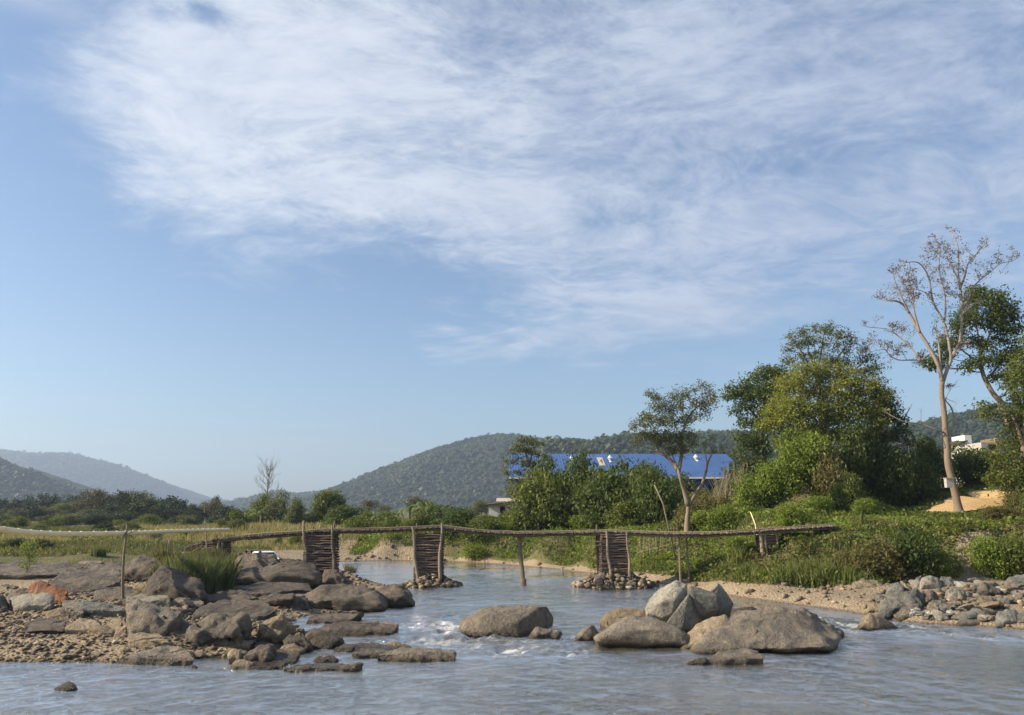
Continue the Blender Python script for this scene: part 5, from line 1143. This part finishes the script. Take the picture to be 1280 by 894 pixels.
limbs = [(.25,[(1178,478),(1172,455),(1161,434),(1147,411),(1137,392),(1128,380),(1117,376),(1107,376)]),(.14,[(1150,416),(1144,395),(1142,383),(1141,364),(1136,350)]),(.11,[(1137,392),(1127,372),(1119,352),(1117,345)]),
 (.2,[(1178,478),(1175,455),(1174,434),(1170,415)]),(.2,[(1179,475),(1185,460),(1189,448),(1186,428),(1182,411),(1177,397),(1166,376),(1161,347),(1149,329),(1133,328)]),(.12,[(1180,402),(1182,387),(1180,364),(1174,336),(1175,310),(1171,302)]),
 (.22,[(1179,476),(1189,448),(1198,432),(1201,420),(1203,387),(1201,364),(1198,345),(1198,312),(1191,293)]),(.12,[(1200,362),(1206,345),(1210,330),(1220,318),(1229,308)]),(.11,[(1199,350),(1190,335),(1183,318)]),
 (.12,[(1150,452),(1145,444),(1137,432),(1126,423),(1115,414),(1107,411),(1086,409)]),(.09,[(1150,452),(1144,450),(1123,450),(1112,444),(1105,437),(1088,440)]),(.1,[(1205,385),(1215,362),(1224,351),(1238,340),(1250,330),(1264,327)]),(.13,[(1165,442),(1158,445),(1150,452)]),(.08,[(1166,376),(1155,365),(1143,362)]),
 (.15,[(1185,545),(1191,535),(1192,520),(1188,508),(1182,500),(1186,490)]),(.11,[(1183,542),(1170,537),(1150,530),(1130,527),(1115,520)]),(.06,[(1189,448),(1196,440),(1205,437)]),(.09,[(1198,400),(1208,385),(1212,372)])]
mb = MB(); tips = []
for (w_, pts_) in limbs:
    Pp = smoothpoly(limbpath(pts_, Yt, rng, .45), 4); mb.tube(Pp, np.linspace(w_*.8, w_*.2, len(Pp)), 7, rng, .05)
    low = w_ in (.25, .2, .22, .15, .13)
    for i in range(len(Pp)):
        f = i/len(Pp)
        if pts_[0][1] > 540: 
            if rng.random() < .25 and f > .3: twigs(mb, Pp[i], unit(rng.normal(size=3)+[0,0,.6]), 1.0, .025, 1, rng, [], .6, .3)
            continue
        if f < (.55 if low else .25): continue
        if rng.random() < (.62 if not low else .45):
            dd = unit(rng.normal(size=3)*[1,1,.7]+[0, 0, .6]); twigs(mb, Pp[i], dd, rng.uniform(.5, 1.15), .026, 2, rng, tips, .65, .3)
    twigs(mb, Pp[-1], unit(Pp[-1]-Pp[-2]), .6, .03, 2, rng, tips, .7, .2)
mb.build('branches', M['barkwhite'], bt, smooth=True)
tips = np.array(tips); V, F = cloud(tips, np.full((len(tips), 3), .16), len(tips)*6, .07, rng, .6, .2, 0, 3)
ob('seed_heads', V, F, M['leafbrown'], bt)
mb = MB(); q = PZ(1186.5,604,69.2); mb.box(q[0]-.32, q[0]+.28, 69.0, 69.4, q[2]-.38, q[2]+.38); mb.box(q[0]-.36, q[0]+.32, 68.9, 69.45, q[2]+.382, q[2]+.44); 
tag(mb.build('wooden_box', M['greywall'], None, q), 'small grey wooden box fixed to the trunk of the tall leafless tree', 'box')

tree('tree', 'dark green umbrella-topped tree behind the crown of the tall leafless tree', 84, [(1262,535),(1252,505),(1240,490),(1228,465),(1226,440),(1228,420)], [(.14,[(1228,465),(1212,445),(1190,430)]),(.13,[(1232,475),(1250,455),(1262,430)]),(.12,[(1228,440),(1240,410),(1245,385)]),(.1,[(1226,440),(1220,405),(1212,380)])],
     [(1222,366,15),(1240,373,14),(1252,384,14),(1262,396,12),(1216,382,14),(1205,400,13),(1196,415,12),(1186,430,11),(1178,443,10),(1160,452,9),(1235,400,14),(1270,412,10),(1250,412,10),(1215,425,8),(1232,432,9),(1240,448,12),(1222,452,11),(1258,445,11),(1272,440,11),(1208,460,9),(1245,470,9),(1265,462,12),(1170,455,9),(1276,425,8),(1264,478,12),(1252,425,9)], M['leafdark'], M['bark'], 15000, .15, 61, r0=.32, depthr=.7, ground=False, shell=.3)
tree('tree', 'dense leafy tree cut off by the right edge of the view', 74, [(1282,640),(1278,600),(1280,560),(1284,500)], [(.2,[(1279,590),(1262,570),(1252,560)]),(.2,[(1280,560),(1270,530),(1262,515)])],
     [(1282,470,16),(1278,495,16),(1290,520,22),(1266,522,13),(1245,512,9),(1232,508,8),(1270,545,18),(1258,560,14),(1248,578,14),(1268,580,20),(1285,560,22),(1290,600,26),(1262,600,16),(1246,596,10),(1275,615,16),(1230,520,7),(1300,480,25),(1296,440,14),(1272,470,11),(1268,495,12),(1280,445,12),(1276,458,10),(1284,425,9)], M['leafmid'], M['barkdark'], 17000, .14, 62, r0=.4)
tree('tree', 'dark layered tree standing left of the big light green tree', 88, [(968,625),(960,600),(955,565),(952,530),(956,500)], [(.14,[(955,555),(938,545),(925,540)]),(.14,[(953,530),(935,510),(918,500)]),(.13,[(955,510),(960,485),(955,470)])],
     [(945,470,11),(958,466,12),(970,470,12),(932,478,10),(922,490,10),(910,494,8),(940,492,12),(955,490,14),(968,495,14),(930,506,11),(945,512,12),(920,514,7),(935,528,11),(950,535,12),(922,545,7),(940,552,10),(925,566,9),(955,560,12),(938,578,12),(920,588,11),(950,590,13),(935,600,12),(968,520,14),(975,480,10)], M['leafdark'], M['barkdark'], 15000, .15, 63, r0=.3, ground=False)
tree('tree', 'open-crowned greyish tree rising highest behind the big light green tree', 90, [(1030,620),(1030,560),(1026,500),(1020,460),(1010,440)], [(.16,[(1024,480),(1005,445),(992,425)]),(.16,[(1024,480),(1045,450),(1060,430)]),(.12,[(1022,465),(1028,430),(1030,415)]),(.12,[(1030,500),(1065,465),(1085,450)])],
     [(990,422,8),(1003,414,9),(1018,411,9),(1035,412,9),(1050,418,9),(1064,424,9),(1078,436,9),(1088,448,8),(984,436,8),(997,430,8),(1012,426,9),(1030,428,9),(1046,434,9),(1060,440,9),(1074,450,9),(985,450,8),(1002,446,9),(1020,444,10),(1040,450,11),(1056,455,10),(1085,464,10),(1098,478,10),(1108,490,9),(1095,460,7)], M['leafgrey'], M['bark'], 8500, .12, 64, r0=.34, ground=False, shell=.2)
tree('tree', 'big broad light green tree, fullest crown on the right bank', 80, [(1046,640),(1044,600),(1038,565),(1034,530),(1033,500)], [(.15,[(1040,575),(1015,560),(995,545)]),(.15,[(1034,540),(1010,515),(990,500)]),(.15,[(1036,550),(1060,530),(1080,520)]),(.13,[(1033,515),(1040,485),(1045,470)]),(.12,[(1042,590),(1030,575),(1000,578)])],
     [(1000,468,13),(1020,462,14),(1042,466,14),(1062,472,14),(1080,482,13),(985,480,12),(1005,488,16),(1028,486,16),(1050,490,16),(1072,498,15),(978,500,13),(965,515,11),(992,510,15),(1015,512,16),(1040,514,16),(1064,518,16),(1088,512,14),(955,530,10),(972,530,13),(1000,535,16),(1026,538,15),(1052,542,14),(980,552,12),(1005,560,12),(1030,562,10),(1068,545,12),(1100,498,12),(1095,530,12),(1020,580,9),(1060,575,10),(1055,600,10),(1000,578,7)], M['leafyellow'], M['barkwhite'], 34000, .13, 65, r0=.3)
tree('tree', 'dark shaded tree with bleached dead branches right of the big light green tree', 82, [(1100,640),(1096,600),(1092,560),(1095,530)], [(.12,[(1098,560),(1120,558),(1138,552),(1146,543)]),(.11,[(1092,540),(1115,510),(1112,500)]),(.1,[(1100,545),(1125,530),(1140,505)]),(.08,[(1125,556),(1135,562),(1146,560)]),(.09,[(1095,575),(1080,560),(1066,556)])],
     [(1096,490,10),(1108,500,10),(1118,512,9),(1126,524,8),(1112,525,11),(1098,515,12),(1130,538,8),(1118,545,10),(1100,545,13),(1085,555,12),(1105,565,13),(1122,566,9),(1090,580,14),(1110,585,14),(1128,585,9),(1072,590,13),(1095,605,15),(1115,608,14),(1075,615,13),(1135,552,6)], M['leafdark'], M['barkwhite'], 16000, .13, 66, r0=.26, shell=.25)
tree('tree', 'sparse tree with a forked pinkish-tan trunk in front of the blue roof', 68, [(859,664),(859,652),(860,640),(860,630)], [(.25,[(860,632),(855,612),(850,597),(847,585)]),(.19,[(847,588),(838,575),(828,568),(820,562)]),(.18,[(848,590),(851,575),(853,560),(852,545),(862,520),(872,508)]),(.17,[(861,632),(869,618),(876,608),(882,592),(885,578),(890,568)]),(.1,[(883,590),(883,576),(881,562)]),(.09,[(838,575),(830,560),(822,545)]),(.08,[(847,586),(838,560),(836,530)]),(.06,[(870,616),(860,600),(856,590)])],
     [(812,492,5),(820,497,7),(832,500,7),(845,496,7),(858,492,7),(868,487,6),(878,482,6),(888,488,7),(892,500,6),(880,502,9),(866,504,8),(850,508,9),(836,512,9),(822,510,8),(808,520,7),(800,528,7),(792,534,6),(814,528,8),(828,526,9),(842,528,9),(858,524,9),(872,520,8),(884,516,6),(805,542,8),(818,544,8),(795,550,6),(832,546,8),(848,548,8),(862,545,7),(850,560,7),(866,556,6),(882,554,5),(890,548,4),(838,562,6),(822,556,7),(886,562,4)], M['leafgrey'], M['bark'], 12000, .085, 67, r0=.27, depthr=1., shell=.05, dz=1.5)
tree('climber_tree', 'sparse scrambling tree with loose arching sprays above the left end of the warehouse', 100, [(676,640),(670,600),(660,575),(655,560)], [(.1,[(662,580),(668,560),(676,552)]),(.08,[(658,570),(645,575),(638,590)]),(.07,[(664,585),(680,575),(692,572)])],
     [(655,549,6),(664,552,6),(674,554,5),(646,556,5),(640,565,5),(652,562,5),(662,563,6),(672,568,5),(683,572,5),(690,578,5),(634,577,5),(645,576,5),(656,578,6),(668,580,6),(633,590,4),(640,600,4),(648,590,5),(636,610,4)], M['leafgrey'], M['barkdark'], 2600, .15, 68, r0=.2, shell=.1, ground=False)
tree('tree', 'small round-crowned tree above the second tall crib\'s left, alone before the low ridge', 150, [(411,668),(411,650),(412,640)], [(.12,[(411,650),(405,640)]),(.12,[(411,650),(419,640)])], [(403,626,8),(412,621,8),(421,626,8),(407,634,8),(418,634,9),(399,634,5),(426,635,5)], M['leafmid'], M['barkdark'], 3600, .26, 69, r0=.22)
tree('tree', 'flat-layered pale green tree in the left tree belt', 260, [(214,668),(214,650),(213,640)], [(.2,[(213,645),(205,636)]),(.2,[(213,643),(224,634)]),(.2,[(213,643),(214,630)])], [(213,627,8),(205,631,7),(222,631,7),(200,637,6),(228,638,6),(212,636,8),(196,642,4),(234,640,4),(220,643,6)], M['leaffar'], M['barkdark'], 2200, .5, 70, r0=.45, dz=.35, shell=.1)
# bare slender tree in the distance
Yd = 170; TBn = smoothpoly([PZ(335,668,Yd),PZ(335,640,Yd),PZ(334,620,Yd),PZ(335,605,Yd),PZ(337,590,Yd)], 4)
dt = empty('bare_tree', TBn[0], 0, 'slender leafless grey tree in the distance above the left part of the footbridge', 'tree')
mb = MB(); mb.tube(TBn, np.linspace(.26, .07, len(TBn)), 6); mb.build('trunk', M['barkwhite'], dt); mb = MB()
for i in range(6, len(TBn)):
    for k in range(3): twigs(mb, TBn[i], unit(rng.normal(size=3)*[1,1,.3]+[0,0,1.1]), rng.uniform(1.5, 3.), .05, 2, rng, [], .4, .4)
mb.build('branches', M['barkwhite'], dt)

# ---------------------------------------------------------------- shrubs
S_ = shrub
big = [(672,668,64,56,'mid',63,'tall mid green bush below the left end of the warehouse'),(700,670,70,60,'mid',70,'broad mid green bush in the middle of the dark clump left of the far-beach crib'),(655,668,60,34,'mid',61,'green bush at the left foot of the tall bush clump'),
 (722,668,60,88,'dark',84,'dark upright bush top against the blue roof, left of centre'),(760,672,86,78,'dark',72,'widest round bush in front of the warehouse'),(800,668,70,76,'dark',80,'dark bush top rising to the blue roof'),(826,668,60,68,'dark',76,'dark bush behind the leaning bare pole'),
 (690,668,56,86,'mid',86,'bush top breaking the lower edge of the blue roof at left'),(742,666,40,76,'olive',88,'thin olive bush between two dark bush tops'),(790,672,60,32,'mid',66,'low green bush right of the far-beach crib'),(870,664,50,34,'olive',67,'brownish bush at the foot of the sparse forked tree'),
 (892,668,50,40,'olive',74,'dry olive thicket right of the sparse forked tree'),(905,672,44,30,'bright',67,'bright green bush right of the forked tree at the bridge deck'),(915,658,46,50,'grey',82,'grey-green cane thicket left of the green mound'),(905,640,36,44,'mid',95,'bush under the right end of the blue roof'),
 (940,650,50,44,'bright',76,'bright green creeper-covered bush at the left end of the mound'),(972,640,60,42,'bright',76,'bright green creeper-covered hump on the mound'),(1005,642,70,54,'bright',76,'highest creeper-covered hump of the mound'),(1038,646,50,60,'olive',74,'yellow-green bush under the big light green tree'),
 (1060,655,44,44,'mid',70,'green bush right of the mound'),(1075,652,60,70,'dark',78,'dark shaded bush under the tree with bleached branches'),(1110,650,60,66,'dark',78,'dark shaded thicket at the back of the path'),(1145,642,60,58,'dark',80,'dark hedge-like bush left of the tall leafless tree'),(1168,638,50,66,'dark',84,'dark bush touching the trunk of the tall leafless tree'),
 (1215,624,56,50,'dark',86,'dark bush right of the tall leafless tree'),(1238,600,34,36,'dark',91,'dark bush half hiding the low shaded house'),(1240,610,54,48,'mid',86,'green bush above the sandy path'),(1272,632,24,28,'olive',68,'dry brownish bush on the cutting beside the sandy path'),(1290,640,30,36,'mid',66,'green bush at the right edge above the path'),
 (1085,652,34,20,'bright',67,'low bright weed bush in front of the dark thicket'),(1020,655,46,22,'bright',66,'bright weed bush behind the right bridge end'),(985,668,40,30,'bright',62,'bright bush behind the low dark crib'),(925,690,46,24,'bright',60,'green bush under the deck left of the low dark crib'),
 (890,700,50,26,'bright',61,'wide green bush below the deck near the two thin posts'),(1105,722,70,44,'olive',52.2,'big brownish bush on the face of the right bank'),(1140,722,60,54,'dark',52.4,'darkest bush on the face of the right bank'),(1170,716,40,40,'mid',52.4,'green bush left of the bare earth scar'),(1230,720,50,44,'bright',52.6,'bright green bush right of the bare earth scar'),
 (1268,722,60,50,'mid',52.6,'leafy bush hanging over the stones at the right edge'),(1070,722,50,40,'olive',52.2,'olive bush at the left of the brownish one'),(1250,690,60,20,'olive',57,'reddish-brown scrub on the crest of the right bank'),(1180,685,60,11,'olive',58,'brown and green scrub on the crest below the tall leafless tree'),
 (570,672,60,30,'dark',92,'dark arching bush left of the whitewashed hut'),(545,674,50,32,'dark',96,'dark bush on the bank above the mid-river crib'),(600,676,50,26,'mid',88,'green bush in front of the whitewashed hut'),(520,678,44,24,'mid',95,'green bush by the banana plants'),(490,680,50,28,'mid',100,'bushy green clump between the two tall cribs'),
 (455,682,50,26,'mid',104,'green clump behind the deck right of the leftmost tall crib'),(430,676,50,24,'dark',120,'dark bush beyond the leftmost tall crib'),(590,695,40,16,'bright',86,'low green bush at the rack of sticks'),(732,698,40,22,'bright',76,'bright bush touching the far-beach crib'),
 (620,690,46,14,'bright',90,'low bright bush on the bank left of the midstream post'),(370,672,26,34,'grey',150,'willowy olive bush above the left deck'),(345,674,30,40,'grey',160,'soft feathery pale bush below the slender leafless tree'),(322,672,34,34,'mid',165,'bush under the banana leaves at left'),
 (390,676,36,18,'dark',150,'dark bush between the lamp post and the small round-crowned tree'),(300,676,30,22,'mid',140,'low bush beyond the left landing'),(268,668,16,26,'far',230,'small dark tree-like bush right of the lamp box'),(346,690,14,10,'mid',95,'tiny round bush in the straw field'),
 (612,652,44,13,'dark',104,'dark bush hiding the foot of the whitewashed hut'),(640,655,40,24,'mid',100,'green bush at the right foot of the whitewashed hut'),(655,655,60,62,'mid',118,'bush against the left end of the warehouse'),(690,655,70,60,'dark',120,'dark bush in front of the warehouse wall, second from its left end'),(730,655,70,58,'mid',118,'green bush in front of the warehouse wall below the left ventilators'),(772,655,70,60,'mid',118,'green bush in front of the warehouse wall left of the sparse forked tree'),(812,655,60,56,'olive',118,'olive bush in front of the warehouse wall behind the sparse forked tree'),(848,655,50,50,'dark',118,'dark bush in front of the warehouse wall right behind the forked trunk'),(920,655,50,52,'mid',112,'green bush closing the right end of the warehouse wall'),(885,655,50,36,'mid',112,'low green bush below the visible blue wall'),(367,692,20,14,'mid',95,'rounded grass-green bush in the straw field left of the leftmost tall crib')]
for (px, py, w, h, kd, Y, lab) in big:
    if 600 < px < 905 and Y < 90: Y = max(Y, float(np.interp(px, [640, 720, 780, 840, 905], [91, 89, 84, 76, 66]))+(h-30)*.06)
    S_(px, py, w, h, kd, lab, Y=Y)
# bushes in the left field and tree belt (repeats)
rr = random.Random(31)
for i in range(26):
    px = rr.uniform(-20, 300); Y = rr.uniform(85, 150); w = rr.uniform(14, 34)
    S_(px, 0, w, w*rr.uniform(.32, .55), rr.choice(['mid', 'grey', 'far', 'grey']), 'low dull green bush dotted over the field behind the left rocks', 'bushes of the left field', Y=Y)
for i in range(60):
    px = rr.uniform(-30, 430); Y = rr.uniform(165, 240); w = rr.uniform(16, 40)
    S_(px, 0, w, w*rr.uniform(.28, .5), rr.choice(['far', 'farolive', 'far', 'grey']), 'dark low bush at the foot of the tree belt beyond the left field', 'bushes at the foot of the tree belt', Y=Y)
for (px, py, w, h, kd, lab) in ((24,698,26,14,'far','dark bush behind the bedrock left of the leafy seedling'),(50,694,36,13,'far','wide dark bush behind the bedrock right of the leafy seedling'),(4,694,30,14,'mid','pale green bush at the left edge behind the bedrock')):
    S_(px, py, w, h, kd, lab, Y=68)
# tree belt prototypes
def belttree(label, seed, lm, h, w, group):
    rng = np.random.default_rng(seed); e = empty('tree', (0, 0, 0), 0, label, 'tree', group); mb = MB()
    T = wobble([0,0,-.5], [0,0,h*.6], 6, .03, rng); mb.tube(T, np.linspace(.3, .12, 6), 7, None, 0, False)
    C = np.stack([rng.uniform(-.7, .7, 12)*w, rng.uniform(-.7, .7, 12)*w, rng.uniform(.28, .88, 12)*h], 1); C[:, :2] *= (1.25-.75*np.abs(C[:, 2:3]/h-.5)*1.6)
    for c in C: branch_to(mb, T[3], c, .1, .03, rng, 5)
    mb.build('trunk', M['barkdark'], e); V, F = cloud(C, np.full((12, 3), 1.)*[w*.4, w*.4, h*.15], 2400, .26, rng, .6, .4); ob('crown', V, F, M[lm], e); return e
GL = 'trees of the belt beyond the left field'
kinds = [belttree('bushy green tree of the belt beyond the left field', 1, 'leaffar', 9, 4.5, GL), belttree('rounded olive-brown tree of the belt beyond the left field', 2, 'leaffarolive', 10, 5, GL), belttree('grey-green spreading tree of the belt beyond the left field', 3, 'leafgrey', 8, 5, GL)]
used = set(); rr = random.Random(77)
def place(kd, px, Y, s):
    q = AT(px, Y, 3); q[2] = hz(q[0], Y); r = kinds[kd]
    if kd not in used: used.add(kd); r.location = q; r.rotation_euler.z = rr.uniform(0, 6); r.scale = (s, s, s)
    else: duptree(r, q, rr.uniform(0, 6.28), (s*rr.uniform(.85, 1.2), s*rr.uniform(.85, 1.2), s*rr.uniform(.85, 1.15)))
for (kd, px, Y, s) in ((1,122,230,.95),(1,108,235,.8),(2,160,240,.9),(1,168,250,.95),(2,180,235,.8),(0,240,240,.7),(0,255,250,.65),(0,232,220,.55),(2,60,220,.6),(0,20,260,.9),(0,40,270,.95),(0,-10,250,.9),(2,80,230,.7),(0,140,290,1.),(0,95,300,1.),(0,190,300,.9),(0,205,290,.8)): place(kd, px, Y, s*(.95 if px < 200 else .7))
for i in range(58):
    Y = rr.uniform(190, 420); px = rr.uniform(-30, 420) if i < 48 else rr.uniform(380, 640); place(rr.choice([0, 0, 0, 2, 1]), px, Y, rr.uniform(.55, .85)*(1 if px < 180 else .72))
GR = 'trees behind the warehouse'
g0 = belttree('tall narrow tree of the wood behind the warehouse', 11, 'leaffar', 12, 3., GR)
first = True
for i in range(26):
    px = rr.uniform(770, 1090) if i > 5 else rr.uniform(870, 930); Y = rr.uniform(215, 300); q = AT(px, Y, 4); q[2] = hz(q[0], Y); s = rr.uniform(1.1, 1.6)
    if first: g0.location = q; g0.scale = (s, s, s); first = False
    else: duptree(g0, q, rr.uniform(0, 6.28), (s, s, s*rr.uniform(.9, 1.2)))
# banana plants
def bananaproto():
    rng = np.random.default_rng(5); e = empty('banana_plant', (0,0,0), 0, 'banana plant with long arching leaves in the row behind the far bank', 'banana plant', 'banana plants behind the far bank')
    mb = MB(); mb.tube([[0,0,-.4],[.05,0,1.2],[0,0,2.4]], [.2,.16,.1], 8); mb.build('stem', M['leafbananastem'], e)
    for k in range(9):
        a_ = k*2.4+rng.uniform(-.3, .3); L_ = rng.uniform(1.8, 2.6); up = rng.uniform(.35, 1.1); V = []; n_ = 8
        for i in range(n_+1):
            t = i/n_; r_ = L_*t*(1-.15*t); z = 2.3+L_*(up*t-.9*t*t*(1.2-up*.5)); w_ = .33*math.sin(math.pi*min(1, t*.95+.05))**.6
            c = np.array([math.cos(a_)*r_, math.sin(a_)*r_, z]); sd_ = np.array([-math.sin(a_), math.cos(a_), 0])*w_
            V += [c-sd_-[0,0,w_*.4], c, c+sd_-[0,0,w_*.4]]
        F = [(i*3+j, i*3+j+1, i*3+j+4, i*3+j+3) for i in range(n_) for j in (0, 1)]; ob('leaf', V, F, M['banana'], e)
    return e
M['leafbananastem'] = simple('banana_stem', (.16,.17,.06), (.2,.17,.08), 3, .7, 0)
bp = bananaproto(); first = True
for (px, Y, s) in ((474,105,1.2),(484,108,.9),(465,110,.95),(512,108,1.25),(522,112,1.1),(531,106,1.15),(541,110,1.05),(550,108,1.),(556,112,.95),(498,115,.8),(326,160,1.5),(310,165,1.3),(318,150,1.1),(536,118,1.2),(873,84,.9),(905,88,.8)):
    q = AT(px, Y, 3); q[2] = hz(q[0], Y)+.3
    if first: bp.location = q; bp.scale = (s*.75, s*.75, s*.8); first = False
    else: duptree(bp, q, rr.uniform(0, 6.28), (s*.75, s*.75, s*.8))
# pale canes
cn = np.random.default_rng(6); e = empty('cane_thicket', AT(915, 79, hz(AT(915,79,4)[0], 79)), 0, 'thicket of bare pale canes left of the green mound', 'canes'); mb = MB()
for i in range(60):
    px = cn.uniform(893, 938); y = cn.uniform(77, 81); q = AT(px, y, 4); q[2] = hz(q[0], y)-.2; mb.tube(smoothpoly([q, q+[cn.uniform(-.3, .3), 0, 2.2], q+[cn.uniform(-1.1, 1.1), 0, cn.uniform(3.2, 5.2)]], 3), np.linspace(.04, .015, 7), 4, None, 0, False)
mb.build('canes', M['stick'], e)

# ---------------------------------------------------------------- haze
m = bpy.data.materials.new('haze_air'); m.use_nodes = True; nt = m.node_tree; nt.nodes.clear(); out = nt.nodes.new('ShaderNodeOutputMaterial')
pvn = nd(nt, 'ShaderNodeVolumePrincipled', {'Color': (.58,.72,.95,1), 'Density': .00019, 'Anisotropy': .3}); nt.links.new(pvn.outputs[0], out.inputs['Volume'])
mb = MB(); mb.box(-6400, 6400, -1500, 6300, -25, 420); hzb = mb.build('haze', m); tag(hzb, 'thin bluish morning haze filling the valley', 'haze', None, 'stuff')
